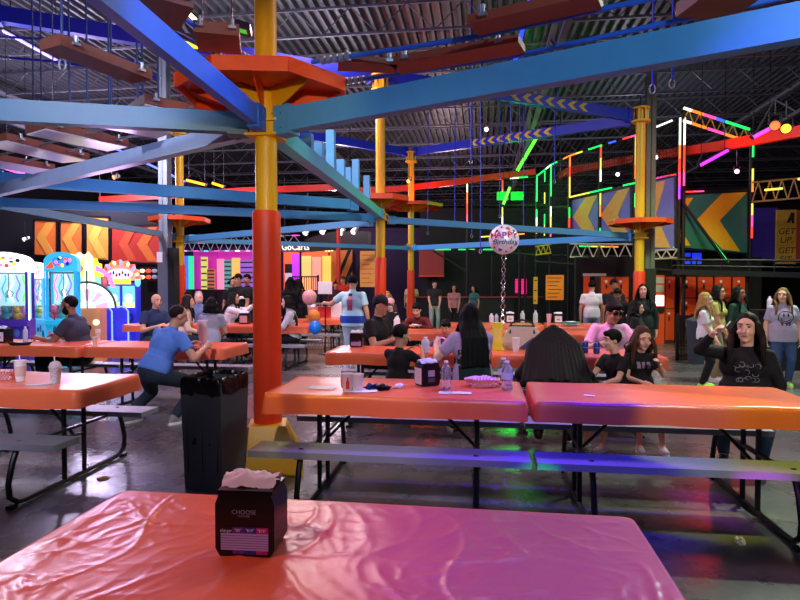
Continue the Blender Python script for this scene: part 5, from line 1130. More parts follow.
# ------------------------------------------------------------------ people
def skinm(n, c): return M('skin_'+n, c, .5, var=.06, vscale=30)
SK = {'fair': skinm('fair', '#e0b095'), 'tan': skinm('tan', '#c48f70'), 'brown': skinm('brown', '#94644a'), 'deep': skinm('deep', '#6a4636'), 'rosy': skinm('rosy', '#e6b5a4')}
def fab(n, c='#16302a', var=.1): return M('fabric_'+n, c, .85, var=var, vscale=14, bump=.2, bscale=35)
HR = {n: M('hair_'+n, c, .62, ior=1.22, var=.4, vscale=30, stretch=(1, 1, .12), bump=.35, bscale=60) for n, c in (('black', '#0e0c0d'), ('darkbrown', '#1f1512'), ('brown', '#4a3122'), ('blond', '#a8824e'), ('grey', '#a09890'), ('lightbrown', '#7a5636'))}
eye_w = M('eye_white', '#a89c96', .5, var=0); eye_d = M('eye_iris', '#1a1210', .2, var=0); lipm = M('lips', '#a8564c', .5, var=0)
sole_m = M('white_sole', '#d8d6d2', .6)
def ik(S, T, a, b, pole):
    d = T-S; L = min(d.length, (a+b)*.985)
    if L < 1e-4: L = 1e-4
    u = d.normalized(); T = S+u*L
    x = (a*a-b*b+L*L)/(2*L); y = math.sqrt(max(a*a-x*x, 0)); pp = (V(pole)-u*V(pole).dot(u)).normalized()
    return S+u*x+pp*y, T
def person(label, px, d, face, H=1.7, sit=None, lean=0, side=0, twist=0, hyaw=0, hpitch=0, hl=None, hr=None, skin='tan', shirt=None, sleeve=.62, pants=None, plen=1.0,
           hair='short', hcol='black', shoe=None, girth=1.0, headk=1.0, vox=.011, dy=0, dx=0, fl=None, fr=None, faceit=True, group=None, loc=None, cap=None, extra=None, shirt_len=0, curl=.6, female=False, knee=.06, hemz=None, pole=(.5, -.35, -.8)):
    s = H/1.70; p = loc if loc is not None else gnd(px, d)+V((dx, dy, 0))
    rz = PI+rad(face); g_ = girth
    X, F, U0 = V((1,0,0)), V((0,1,0)), V((0,0,1))
    seat = None if sit is None else sit
    pz = (.93*s) if seat is None else seat+.115*s
    P = V((0,0,pz))
    Rl = Matrix.Rotation(rad(side), 3, 'Y') @ Matrix.Rotation(-rad(lean), 3, 'X')
    Rt = Rl @ Matrix.Rotation(rad(twist), 3, 'Z')
    U, Xt, Ft = Rl @ U0, Rt @ X, Rt @ F
    chest, nb = P+U*.33*s, P+U*.495*s
    sw = (.158 if female else .172)*s*(.7+.3*g_)
    Rh = Matrix.Rotation(rad(twist*.6+hyaw), 3, 'Z') @ Matrix.Rotation(rad(hpitch), 3, 'X')
    hx, hf, hu = Rh @ X, Rh @ F, Rh @ U0
    k = s*headk
    Hc = nb + (U*.4+hu*.6).normalized()*.115*k + hu*.05*k + hf*.025*k
    def frm(a, b_, c_): return Matrix((a, b_, c_)).transposed()
    HF, TF = frm(hx, hf, hu), frm(Xt, Ft, U)
    J = {}
    for n, sg in (('l', -1), ('r', 1)):
        S = P+U*.432*s+Xt*sw*sg; tgt = hl if n == 'l' else hr
        if tgt is None: tgt = (sg*.27*g_**.5, .06, .52) if seat is None else (sg*.13, .36, seat/s+.19)
        T = V(tgt) if seat is not None else V(tgt)*s
        if seat is not None and (hl if n == 'l' else hr) is None: T = V((sg*.13*s, .34*s, seat+.2*s))
        e, w = ik(S, T, .285*s, .255*s, Xt*sg*pole[0]+Ft*pole[1]+V((0,0,pole[2])))
        J[n] = (S, e, w)
        hip = P+X*sg*.092*s-U0*.02*s
        ft = fl if n == 'l' else fr
        if ft is None: ft = (sg*.11*s, -.02*s, 0) if seat is None else (sg*.13*s, .42*s, 0)
        A = V((ft[0], ft[1], ft[2]+.085*s))
        kn, A2 = ik(hip, A, .44*s, .42*s, V((sg*knee, 1, .05 if seat is None else .9)))
        J['k'+n] = (hip, kn, A2)
    b = MB()
    # torso
    def torso(b, off):
        b.ell(P+U*.01*s, ((.155*g_+off)*s*(1.06 if female else 1), (.112*g_+off)*s, .125*s+off), TF)
        b.ell(P+U*.17*s+Ft*(.01*(g_-1))*s, ((.140*g_+off)*s, (.102*g_*g_**.5+off)*s, .16*s), TF)
        b.ell(P+U*.315*s, ((.166*g_+off)*s, (.114*g_+off)*s, .17*s), TF)
        if female:
            for q in (-1, 1): b.ell(P+U*.31*s+Xt*q*.065*s+Ft*.075*s*g_, (.06*s+off)*g_**.5, n=12, m=8)
        b.cap(J['l'][0]-U*.015*s+Xt*.02*s, J['r'][0]-U*.015*s-Xt*.02*s, (.062+off)*s)
        b.cap(P+U*.445*s-Ft*.01*s, nb-U*.0*s, (.085+off)*s, (.058+off*.6)*s)
    torso(b, 0)
    b.cap(nb-U*.03*s, Hc-hu*.05*k-hf*.015*k, .055*s, .052*k)
    # head with face
    b.ell(Hc+hu*.025*k-hf*.012*k, (.074*k, .092*k, .092*k), HF, 20, 14); b.ell(Hc-hu*.045*k+hf*.022*k, (.058*k, .066*k, .068*k), HF, 18, 12)
    b.ell(Hc-hu*.095*k+hf*.058*k, (.027*k, .022*k, .02*k), HF, 12, 8)
    b.cap(Hc+hu*.012*k+hf*.083*k, Hc-hu*.028*k+hf*.102*k, .009*k, .0145*k, 10)
    for q in (-1, 1):
        b.ell(Hc-hu*.012*k+hx*q*.075*k-hf*.005*k, (.010*k, .019*k, .031*k), HF, 10, 8)
        b.ell(Hc+hu*.035*k+hx*q*.032*k+hf*.073*k, (.03*k, .014*k, .010*k), HF, 10, 8); b.ell(Hc-hu*.03*k+hx*q*.04*k+hf*.062*k, (.022*k, .02*k, .022*k), HF, 10, 8)
    hands = {}
    for n, sg in (('l', -1), ('r', 1)):
        S, e, w = J[n]
        b.cap(S, e, .050*s*(.6+.4*g_), .039*s*(.6+.4*g_)); b.cap(e, w, .040*s*(.6+.4*g_), .027*s)
        f = (w-e).normalized(); inn = (Xt*-sg*.75-V((0,0,.55))); inn = (inn-f*inn.dot(f)).normalized(); wd = f.cross(inn).normalized()*(1 if sg > 0 else -1)
        hz = frm(wd, f, wd.cross(f).normalized()); hk = s*headk**.3; pc = w+f*.055*hk
        b.ell(pc, (.040*hk, .052*hk, .017*hk), hz, 12, 8)
        for i in range(4):
            r0 = pc+wd*((i-1.5)*.0195*hk)+f*.04*hk; ln = (.066, .075, .070, .055)[i]*hk; c_ = curl*(1+.12*i)
            d1 = (f*math.cos(c_*.7)+inn*math.sin(c_*.7)); d2 = (f*math.cos(c_*1.6)+inn*math.sin(c_*1.6)); m1 = r0+d1*ln*.55
            b.cap(r0, m1, .0098*hk, .009*hk, 8); b.cap(m1, m1+d2*ln*.5, .009*hk, .0078*hk, 8)
        th = pc-wd*.034*hk-f*.02*hk if True else pc; tm = th+(-wd*.6+f*.7+inn*.35).normalized()*.04*hk
        b.cap(th, tm, .0125*hk, .0105*hk, 8); b.cap(tm, tm+(f*.8+inn*.5-wd*.1).normalized()*.03*hk, .0105*hk, .0085*hk, 8)
        hands[n] = (pc, f, inn, wd)
        hip, kn, A = J['k'+n]
        b.cap(hip, kn, .083*s*g_, .054*s*(.5+.5*g_)); b.cap(kn, A, .054*s*(.5+.5*g_), .036*s); b.ell(kn.lerp(A, .3)-V((0, .012*s, 0)), (.046*s, .052*s, .1*s), frame(A-kn)); b.cap(A, A+V((0, .10*s, -.045*s)), .036*s, .032*s)
    root = link('person', remesh(b.bm, vox), SK[skin], None, 180)
    root.location = p; root.rotation_euler = (0, 0, rz); tag(root, label, 'person', group)
    # shirt
    tee = None
    if shirt:
        b = MB(); o = .014; torso(b, o)
        hz_ = hemz if hemz is not None else -.04
        b.lathe(P+U*(hz_-shirt_len)*s, [((.168*g_+o)*s, 0), ((.168*g_+o)*s, .12*s+shirt_len*s), ((.155*g_+o)*s, .2*s+shirt_len*s)], 24, TF, sy=.74*g_**.3)
        for n, sg in (('l', -1), ('r', 1)):
            S, e, w = J[n]; r0, r1 = .064*s*(.65+.35*g_), .060*s*(.65+.35*g_); u = (e-S).normalized()
            if sleeve >= 1:
                b.cap(S, e, r0*.95, .053*s*(.6+.4*g_)); t_ = min(1, sleeve-1); q = e.lerp(w, t_*.96); b.cap(e, e.lerp(w, .2), .053*s*(.6+.4*g_), .05*s); b.cyl(e, q, .051*s*(.6+.4*g_), .038*s, 14)
            elif sleeve > 0:
                b.ell(S, r0); b.cyl(S, S.lerp(e, sleeve), r0, r1*1.05, 16)
        tee = link('shirt', remesh(b.bm, max(vox, .011), 3), shirt, root, 180)
    if pants:
        b = MB(); o = .012
        b.ell(P+U*.0*s, ((.160*g_+o)*s*(1.05 if female else 1), (.118*g_+o)*s, .12*s+o), TF)
        b.lathe(P-U*.02*s, [((.162*g_+o*.4)*s, 0), ((.148*g_+o*.4)*s, .13*s)], 24, TF, sy=.74*g_**.3)
        for n, sg in (('l', -1), ('r', 1)):
            hip, kn, A = J['k'+n]; b.cap(hip, kn if plen > .5 else hip.lerp(kn, plen*2), (.092*g_+.004)*s, .067*s*(.5+.5*g_))
            if plen > .5: b.ell(kn, .066*s*(.5+.5*g_)); b.cyl(kn, kn.lerp(A, min(1, (plen-.5)*2)*1.02), .066*s*(.5+.5*g_), .053*s, 16)
        link('trousers' if plen > .6 else 'shorts', remesh(b.bm, max(vox, .012), 3), pants, root, 180)
    if shoe:
        for n in 'lr':
            A = J['k'+n][2]; b = MB(); c_ = A+V((0, .055*s, -.045*s))
            b.ell(c_, (.048*s, .135*s, .045*s)); b.ell(A-V((0, .01*s, .02*s)), (.046*s, .055*s, .055*s)); b.ell(c_+V((0, .05*s, -.005)), (.05*s, .085*s, .035*s))
            so = link('shoe', remesh(b.bm, .012, 2), shoe, root, 180)
            b = MB(); b.lathe(c_+V((0, 0, -.043*s)), [(.98, 0), (1, .022*s), (.9, .028*s)], 20, sx=.05*s, sy=.142*s); b.build('shoe_sole', sole_m, so)
    # hair
    hm = HR[hcol]
    if hair != 'bald':
        b = MB()
        if hair == 'buzz': b.ell(Hc+hu*.032*k-hf*.022*k, (.077*k, .091*k, .090*k), HF, 20, 14)
        else:
            lg = hair not in ('short', 'curly'); b.ell(Hc+hu*(.046 if lg else .040)*k-hf*(.030 if lg else .020)*k, (.083*k, .097*k, .090*k), HF, 20, 14)
            if hair == 'short':
                for q in (-1, 1): b.ell(Hc+hu*.02*k+hx*q*.062*k-hf*.03*k, (.022*k, .045*k, .055*k), HF, 10, 8)
                b.ell(Hc+hu*.082*k+hf*.052*k, (.058*k, .04*k, .03*k), HF, 12, 8)
            if hair == 'curly':
                for i in range(26):
                    a = i*2.4; z_ = -.02+.13*(i/26); r_ = math.sqrt(max(0, 1-((z_-.03)/.12)**2)); b.ell(Hc+hu*z_*k+hx*math.cos(a)*.075*r_*k+hf*(math.sin(a)*.085*r_-.02)*k, .026*k, n=8, m=6)
        if hair in ('long', 'verylong', 'bob', 'pony', 'bun'):
            L = {'long': .36, 'verylong': .56, 'bob': .17, 'pony': .06, 'bun': .05}[hair]*s
            nst = 17
            for i in range(nst):
                a = rad(-104+208*i/(nst-1)); c0 = Hc+hu*.03*k+(hx*math.sin(a)*.074-hf*(math.cos(a)*.080+.012))*k
                dirv = (hx*math.sin(a)-hf*math.cos(a))
                sh = P+U*.44*s; pts = [c0]; q = c0.copy(); n_ = 6
                for j in range(n_):
                    q = q-V((0,0,1))*L/n_+dirv*(.012 if j < 2 else .004)*k*(1.3+.9*math.sin(i*2.1+j*1.3))
                    # rest on the shoulders and back
                    rel = q-sh; bk = rel.dot(Ft)
                    if rel.dot(U) < .12*s:
                        if math.cos(a) > -.1: q = q-Ft*max(0, bk+(.135*g_ if rel.dot(U) < .03*s else .10)*s)*.85
                        else: q = q+Ft*max(0, .115*s*g_-bk)*.6
                    pts.append(q.copy())
                for j in range(n_): b.cap(pts[j], pts[j+1], (.030-.0022*j)*k, (.030-.0022*(j+1))*k, 8)
            for q in (-1, 1): b.cap(Hc+hu*.115*k+hf*.02*k, Hc+hu*.03*k+hx*q*.078*k-hf*.005*k, .016*k, .016*k, 8); b.cap(Hc+hu*.03*k+hx*q*.078*k-hf*.005*k, Hc-hu*.075*k+hx*q*.084*k-hf*.015*k, .016*k, .014*k, 8)
        if hair == 'pony':
            b.cap(Hc+hu*.06*k-hf*.10*k, Hc-hu*.02*k-hf*.15*k, .028*k, .03*k); b.cap(Hc-hu*.02*k-hf*.15*k, Hc-hu*.18*k-hf*.13*k, .03*k, .014*k)
        if hair == 'bun': b.ell(Hc+hu*.12*k-hf*.07*k, .042*k)
        link('hair', remesh(b.bm, max(.009, vox*.85), 2), hm, root, 180)
    if cap:
        b = MB(); b.ell(Hc+hu*.058*k-hf*.012*k, (.089*k, .104*k, .088*k), HF, 22, 14)
        for v in list(b.bm.verts):
            if (v.co-Hc).dot(hu) < .038*k: v.co += hu*(.038*k-(v.co-Hc).dot(hu))
        b.prism([(math.cos(PI*i/10)*.075*k, .07*k+math.sin(PI*i/10)*.105*k) for i in range(11)], .010, Hc+hu*.042*k, hx, hf-hu*.12, hu); b.ell(Hc+hu*.147*k-hf*.012*k, .010*k, n=8, m=6); b.build('cap', cap, root, smooth=60)
    if faceit:
        for q in (-1, 1):
            b = MB(); b.m(0).ell(Hc+hu*.014*k+hx*q*.031*k+hf*.0735*k, (.0125*k, .0075*k, .0055*k), HF, 12, 8); b.m(1).ell(Hc+hu*.014*k+hx*q*.031*k+hf*.0785*k, (.0066*k, .0045*k, .0058*k), HF, 10, 6); b.build('eye', [eye_w, eye_d], root, smooth=180)
            b = MB(); b.cap(Hc+hu*.037*k+hx*q*.016*k+hf*.088*k, Hc+hu*.039*k+hx*q*.047*k+hf*.077*k, .0048*k, .0034*k, 8); b.build('eyebrow', hm, root, smooth=180)
        b = MB(); b.ell(Hc-hu*.058*k+hf*.0815*k, (.023*k, .0085*k, .0085*k), HF, 12, 8); b.build('mouth', lipm, root, smooth=180)
    bvh = None
    if tee: bvh = BVHTree.FromPolygons([v.co.copy() for v in tee.data.vertices], [list(q.vertices) for q in tee.data.polygons])
    info = dict(root=root, J=J, P=P, U=U, Xt=Xt, Ft=Ft, Hc=Hc, hx=hx, hf=hf, hu=hu, HF=HF, TF=TF, k=k, s=s, hands=hands, bvh=bvh, chest=chest, nb=nb)
    if extra: extra(info)
    return info
def stroke(I, name, pts, r, mat, side=1, parent=None, closed=False):
    """printed line on the shirt front (side 1) or back (-1)"""
    out = []
    for x, z in pts:
        O = I['chest']+I['Xt']*x+I['U']*z+I['Ft']*side*.6; h = I['bvh'].ray_cast(O, -I['Ft']*side)
        if h[0] is not None: out.append(h[0]+h[1]*.002)
    if len(out) > 1:
        b = MB(); b.tube(out, r, 6, closed); b.build(name, mat, parent or [c for c in I['root'].children if c.name.startswith('shirt')][0], smooth=180)
def patch(I, name, x0, x1, z0, z1, mat, side=1, n=6, keep=None):
    vs = {}; b = MB(); ok = True
    for i in range(n+1):
        for j in range(n+1):
            O = I['chest']+I['Xt']*(x0+(x1-x0)*i/n)+I['U']*(z0+(z1-z0)*j/n)+I['Ft']*side*.6; h = I['bvh'].ray_cast(O, -I['Ft']*side)
            vs[i, j] = None if h[0] is None else b.bm.verts.new(h[0]+h[1]*.004)
    for i in range(n):
        for j in range(n):
            q = [vs[i,j], vs[i+1,j], vs[i+1,j+1], vs[i,j+1]]
            if all(q) and (keep is None or keep((i+.5)/n-.5, (j+.5)/n-.5)): b.bm.faces.new(q)
    b.build(name, mat, [c for c in I['root'].children if c.name.startswith('shirt')][0], smooth=180)
def beard(I, col):
    k = I['k']; b = MB(); c = I['Hc']
    b.ell(c-I['hu']*.075*k+I['hf']*.030*k, (.063*k, .064*k, .055*k), I['HF']); b.ell(c-I['hu']*.042*k+I['hf']*.086*k, (.03*k, .012*k, .007*k), I['HF'])
    for q in (-1, 1): b.cap(c-I['hu']*.01*k+I['hx']*q*.068*k+I['hf']*.02*k, c-I['hu']*.08*k+I['hx']*q*.055*k+I['hf']*.04*k, .014*k, .02*k)
    link('beard', remesh(b.bm, .009, 2), HR[col], I['root'], 180)
black_f = fab('black', '#0f0f12'); jean = fab('blue_denim', '#2c4060'); darkjean = fab('dark_denim', '#1c2634'); white_f = fab('white', '#dad8dc'); blue_tee = fab('royal_blue', '#5580cc'); navy_f = fab('navy', '#1c2c4c'); khaki = fab('khaki', '#8a7a60')
dgrey_f = fab('charcoal', '#33384a'); shoe_b = M('black_shoe', '#15151a', .5); shoe_w = M('white_shoe', '#d4d4d8', .5)
tablez = TZ+.03
def arms(z, y=.42, w=.13, s=1): return dict(hl=(-w, y, z), hr=(w, y, z))

# --- left side
person('bearded man in dark tee and grey beanie resting his arms on the far left table', 81, 7.75, -78, 1.78, sit=.44, lean=12, hyaw=0, hpitch=-6, skin='brown', shirt=dgrey_f, pants=black_f, hair='buzz', hcol='black', shoe=shoe_b, girth=1.18,
       hl=(-.1, .50, .80), hr=(.12, .34, .80), extra=lambda I: beard(I, 'black'), vox=.01, loc=None)
person('man in plain royal blue tee and jeans seated with his back to the camera', 152, 6.25, 158, 1.72, sit=.44, lean=27, side=4, hyaw=-25, hpitch=-14, skin='tan', shirt=blue_tee, pants=darkjean, hair='buzz', hcol='darkbrown', shoe=M('grey_sneaker', '#7c7a78', .6), girth=1.1, vox=.009,
       hl=(-.05, .50, .80), hr=(.30, .46, .80), fl=(-.26, -.12, 0), fr=(.22, .10, 0), faceit=False, shirt_len=-.05)
person('bald man in navy polo seated at the table before the driving game', 151, 10.15, 62, 1.76, sit=.44, lean=14, hpitch=-4, skin='tan', shirt=navy_f, pants=darkjean, hair='bald', shoe=shoe_b, girth=1.1, hl=(-.1, .42, .8), hr=(.14, .4, .8), vox=.014)
person('person in dark top half hidden by the left orange padded column', 188, 12.6, 20, 1.66, sit=.5, skin='tan', shirt=fab('plum_black', '#221a24'), pants=black_f, hair='short', vox=.018)
person('long-haired guest in beige top just left of the grey-topped woman', 183, 10.5, 110, 1.66, sit=.44, lean=8, skin='tan', shirt=fab('beige', '#c8aa98'), sleeve=1.9, pants=darkjean, hair='long', hcol='darkbrown', vox=.016, female=True, faceit=False)
person('grey-haired man in denim shirt leaning over the party table', 199, 11.8, 25, 1.72, sit=.50, lean=14, hpitch=-16, skin='rosy', shirt=fab('denim_shirt', '#6a84b0', .3), sleeve=1.9, pants=darkjean, hair='buzz', hcol='grey', vox=.015, extra=lambda I: beard(I, 'grey'))
person('woman in grey top with dark hair seen from behind at the party table', 210, 9.75, 190, 1.62, sit=.44, lean=10, skin='tan', shirt=fab('pale_grey', '#9aa0aa'), pants=darkjean, hair='bob', hcol='black', vox=.014, female=True, faceit=False, hyaw=30)
person('woman in white jacket with dark hair reaching for a plate', 226, 11.6, 100, 1.66, sit=.50, lean=16, skin='tan', shirt=white_f, sleeve=1.95, pants=darkjean, hair='long', hcol='darkbrown', vox=.014, female=True, hl=(-.05, .58, 1.12), hr=(.12, .55, 1.1))
def plate(I):
    pass
person('man in black standing and holding a plate behind the party table', 239.5, 12.4, 5, 1.74, skin='tan', shirt=black_f, pants=black_f, hair='short', vox=.015, hl=(-.16, .3, .66), hr=(.05, .34, .68), hpitch=-12, lean=4)
person('second person in black standing close behind the man with the plate', 247.5, 13.2, -8, 1.74, skin='tan', shirt=black_f, pants=black_f, hair='short', vox=.018)
person('small guest in black seen behind the white jacket, by the man with plate', 233.6, 13.6, 10, 1.66, skin='tan', shirt=black_f, pants=black_f, hair='bun', vox=.018)
t = thing('party_plate', 'white plate held by the man standing in black', 'plate', at(241.5, 299, 12.05), 0); b = MB(); b.lathe((0,0,0), [(.06, 0), (.11, .012), (.112, .016), (.06, .006)], 20); b.build('plate_disc', white_paper, t); b = MB(); b.ell((0,0,.03), (.05, .05, .03)); b.build('cake_slice', M('cake_cream', '#e8dcd0', .7), t)
# --- right of the padded column
def vest(I):
    for x in (-.11, .11):
        for sd in (1, -1): patch(I, 'vest_panel', x-.055, x+.055, -.24, .12, black_f, sd, 6)
person('woman in white top and black vest seated at the table end by the balloons', 294, 10.6, -70, 1.66, sit=.44, lean=10, skin='fair', shirt=white_f, sleeve=1.9, pants=black_f, hair='bob', hcol='black', vox=.012, female=True, hl=(-.12, .42, .82), hr=(.1, .4, .84), hpitch=-8, shoe=shoe_b, extra=vest)
person('woman with very long black hair standing left of her companion in black', 290.5, 12.9, 195, 1.66, skin='tan', shirt=black_f, sleeve=1.9, pants=black_f, hair='verylong', hcol='black', vox=.016, female=True, faceit=False, girth=1.1)
person('person in black with dark hair close by the party sign', 298.5, 12.9, 150, 1.62, skin='tan', shirt=black_f, sleeve=1.9, pants=black_f, hair='verylong', hcol='black', vox=.016, female=True, faceit=False, girth=1.1)
def tee_back(I):
    for i, (x0, x1, z0, z1, c) in enumerate(((-.05, .05, -.06, .03, '#c0607a'), (-.04, .045, .03, .085, '#d8a0a0'), (-.03, .03, .085, .13, '#3a3040'), (-.045, .04, -.15, -.06, '#a84a62'))): patch(I, 'back_print', x0, x1, z0, z1, M('print_'+c.strip('#'), c, .7), -1, 4)
    b = MB(); s = I['s']; b.lathe(I['P']-I['U']*.03, [(.216*s, 0), (.226*s, .05*s), (.216*s, .12*s)], 28, I['TF'], sy=.74); b.build('waist_wrap', fab('cobalt', '#1c3a9a'), I['root'])
person('man in pale blue tee with back print and light trousers walking away, arm reaching left', 352.5, 9.6, 172, 1.66, skin='tan', shirt=fab('pale_aqua', '#a8d0dc'), pants=fab('pale_grey_jeans', '#a8b4c4'), hair='short', hcol='black', vox=.011, girth=1.12, hl=(-.60, .22, 1.22), hr=(.30, .12, .62), faceit=False, shoe=shoe_w, extra=tee_back, shirt_len=.05)
person('person in dark red on the raised kart entrance, left of another in bright red', 335.5, 18.5, 20, 1.6, skin='tan', shirt=fab('maroon', '#4a1620'), sleeve=1.8, pants=black_f, hair='short', vox=.02, loc=gnd(335.5, 18.5))
person('person in bright red near the red pole', 343.5, 19, -30, 1.78, skin='tan', shirt=fab('bright_red', '#c02820'), sleeve=1.8, pants=black_f, hair='short', hcol='brown', vox=.02)
person('man in black cap and black tee seated facing right at the nearer middle table', 372, 7.55, 68, 1.76, sit=.44, lean=10, skin='tan', shirt=black_f, pants=black_f, hair='buzz', hcol='black', cap=M('black_cap_cloth', '#121215', .8), vox=.009, girth=1.25, hl=(-.12, .42, .82), hr=(.12, .4, .82), hpitch=-6, shoe=shoe_b)
def collar(I):
    b = MB(); s = I['s']; b.tube([I['nb']-I['U']*.03*s+(I['Xt']*math.cos(a)*.068+I['Ft']*(math.sin(a)*.066-.006))*s for a in [2*PI*i/20 for i in range(20)]], .007, 6, True); b.build('collar', white_f, I['root'])
person('small boy in black tee with pale collar seated with his back to the camera', 397, 5.72, 162, 1.18, sit=.44, lean=8, hyaw=-35, skin='tan', shirt=black_f, pants=fab('bright_blue', '#2440a0'), plen=.5, hair='short', hcol='black', vox=.008, headk=1.25, hl=(-.06, .30, .80), hr=(.14, .30, .82), faceit=False, extra=collar, shoe=shoe_b, fl=(-.1, .28, .1), fr=(.1, .28, .1))
person('child with pale pink cap seated in black behind the cap man', 392.5, 11.0, -20, 1.35, sit=.5, lean=10, skin='rosy', shirt=black_f, pants=black_f, hair='buzz', hcol='brown', cap=M('pink_cap_cloth', '#e8a8b4', .8), vox=.015, headk=1.15)
person('blond person seated behind the middle yellow column', 387, 13.2, 10, 1.62, sit=.5, skin='fair', shirt=fab('dusk_plum', '#4a2838'), pants=black_f, hair='bob', hcol='blond', vox=.018)
def hood(I):
    b = MB(); s = I['s']
    for q in (-1, 1): stroke(I, 'shirt_piping', [(q*.05, .14), (q*.045, .05), (q*.05, -.06)], .006, black_f, 1)
person('boy in dark red jacket leaning on the table with a phone', 420, 10.35, -6, 1.5, sit=.44, lean=26, hpitch=-24, skin='fair', shirt=fab('dark_red', '#6a1622'), sleeve=1.92, pants=black_f, hair='short', hcol='black', vox=.011, headk=1.1, hl=(-.06, .42, .80), hr=(.06, .42, .80), pole=(1.1, -.1, -.5), extra=hood)
t = thing('phone', 'phone in the hands of the boy in dark red', 'phone', at(417.5, 325.5, 9.85), 0); b = MB(); b.box((0,0,0), (.15, .075, .01)); b.build('phone_body', rubber, t, bevel=.003); b = MB(); b.box((0,0,.006), (.135, .066, .002)); b.build('screen', E('phone_glow', '#c8d0e8', .7), t)
person('person in beige tee standing behind the thin farthest column', 411.5, 21.0, 0, 1.62, skin='tan', shirt=fab('cream_tee', '#cbb894'), pants=khaki, hair='short', vox=.02, girth=1.2)
person('young man in dark tee and pale jeans standing at centre, holding something white', 434.5, 18, 12, 1.64, skin='fair', shirt=fab('brown_black', '#2a2426'), pants=fab('pale_green_jeans', '#8fa89a'), hair='short', hcol='darkbrown', vox=.014, hl=(-.10, .3, .66), hr=(.14, .32, .72), shoe=shoe_w)
person('woman in patterned pinkish top standing at centre with dark bottoms', 454, 18.2, 0, 1.50, skin='tan', shirt=fab('rose_print', '#b07878', .6), pants=black_f, plen=.75, hair='bob', hcol='darkbrown', vox=.015, female=True, girth=1.15, hl=(-.16, .2, .62), hr=(.1, .28, .66))
person('person in teal top with dark hair standing in the shadow at centre', 474, 19, -40, 1.48, skin='tan', shirt=fab('teal', '#2f6a66'), pants=black_f, hair='bob', hcol='black', vox=.018, female=True)
person('small child in purple jacket seated across from the long-haired woman', 448, 7.3, -8, 1.05, sit=.50, lean=16, hpitch=-26, skin='fair', shirt=fab('purple', '#7a4aa0'), sleeve=1.9, pants=black_f, hair='short', hcol='black', vox=.009, headk=1.3, hl=(-.05, .30, .82), hr=(.1, .3, .82), fl=(-.08, .25, .15), fr=(.08, .25, .15))
def straps(I):
    s = I['s']
    for x in (-.08, .10): stroke(I, 'strap', [(x, .14), (x*.9, .05), (x*.7, -.02)], .012, fab('indigo', '#2a2a7a'), -1)
    patch(I, 'overall_back', -.16, .16, -.36, -.02, fab('dark_green', '#16302a'), -1, 8)
person('woman with long black hair in lilac tee and dark green overalls, seen from behind', 473, 5.75, 196, 1.66, sit=.44, lean=8, hyaw=10, hpitch=-10, skin='fair', shirt=fab('lilac', '#b49ac4'), sleeve=.7, pants=fab('dark_green'), hair='verylong', hcol='black', vox=.008, female=True, girth=1.15, hl=(-.30, .36, .86), hr=(.05, .42, .82), faceit=False, extra=straps, shoe=shoe_b, fl=(-.14, .25, 0), fr=(.14, .25, 0))
def cape(I):
    b = MB(); s = I['s']; H = I['Hc']; k = I['k']
    for i in range(15):
        x = -.27+.54*i/14; a = H+I['hu']*.03*k-I['hf']*.07*k+I['hx']*x*.22; m = I['P']+I['U']*.47*s+I['Xt']*x*.8-I['Ft']*(.085-.12*x*x); e = I['P']+I['U']*(-.06+.02*math.sin(i*2.3))*s+I['Xt']*x*1.05-I['Ft']*(.19-.6*x*x)
        b.cap(a, m, .05, .048, 8); b.cap(m, e, .048, .036, 8)
    link('hair_length', remesh(b.bm, .0085, 2), HR['black'], I['root'], 180)
person('person with very long dark hair over a black top, back turned, at the middle bench', 556, 5.3, 176, 1.55, sit=.44, lean=44, hpitch=-34, skin='tan', shirt=black_f, sleeve=1.9, pants=black_f, hair='bob', hcol='black', vox=.008, female=True, girth=1.35, extra=cape, faceit=False, shoe=shoe_b, fl=(-.14, .25, 0), fr=(.14, .25, 0))
def shades(I):
    k = I['k']; b = MB(); c = I['Hc']
    for q in (-1, 1): b.ell(c+I['hu']*.012*k+I['hx']*q*.034*k+I['hf']*.093*k, (.030*k, .007*k, .021*k), I['HF'], 14, 8); b.tube([c+I['hu']*.016*k+I['hx']*q*.064*k+I['hf']*.085*k, c+I['hu']*.014*k+I['hx']*q*.082*k+I['hf']*.0*k], .004, 6)
    b.tube([c+I['hu']*.018*k-I['hx']*.012*k+I['hf']*.098*k, c+I['hu']*.018*k+I['hx']*.012*k+I['hf']*.098*k], .004, 6); b.build('sunglasses', M('dark_lens', '#0a0a0c', .1), I['root'])
person('man in pale pink tee and sunglasses looking down across the table', 606, 7.45, 12, 1.62, sit=.44, lean=17, headk=1.2, hpitch=-22, hyaw=6, skin='tan', shirt=fab('pale_pink', '#e6b4d6'), sleeve=.75, pants=darkjean, hair='short', hcol='black', vox=.008, girth=1.45, hl=(-.30, .40, .79), hr=(.22, .38, .79), extra=shades, faceit=True, pole=(.55, -.2, -.9))
def watch(I):
    S, e, w = I['J']['l']; u = (w-e).normalized(); b = MB(); b.cyl(w-u*.045, w-u*.02, .030*I['s'], n=16); b.build('wristband', white_f, I['root'])
person('boy in black tee looking left in profile, seated on the middle bench', 618, 5.42, -52, 1.14, sit=.44, lean=6, hyaw=-22, hpitch=-4, skin='fair', shirt=black_f, pants=fab('stripe_grey', '#8a88a0', .6), plen=.5, hair='short', hcol='black', vox=.008, headk=1.26, hl=(-.05, .28, .60), hr=(.12, .30, .60), extra=watch, shoe=shoe_w, fl=(-.1, .3, .0), fr=(.1, .3, .0))
def logo(I):
    for i in range(3): patch(I, 'chest_print', -.06+.045*i, -.03+.045*i, -.02, .035, M('fabric_print_lilac', '#8a7a98', .8), 1, 3)
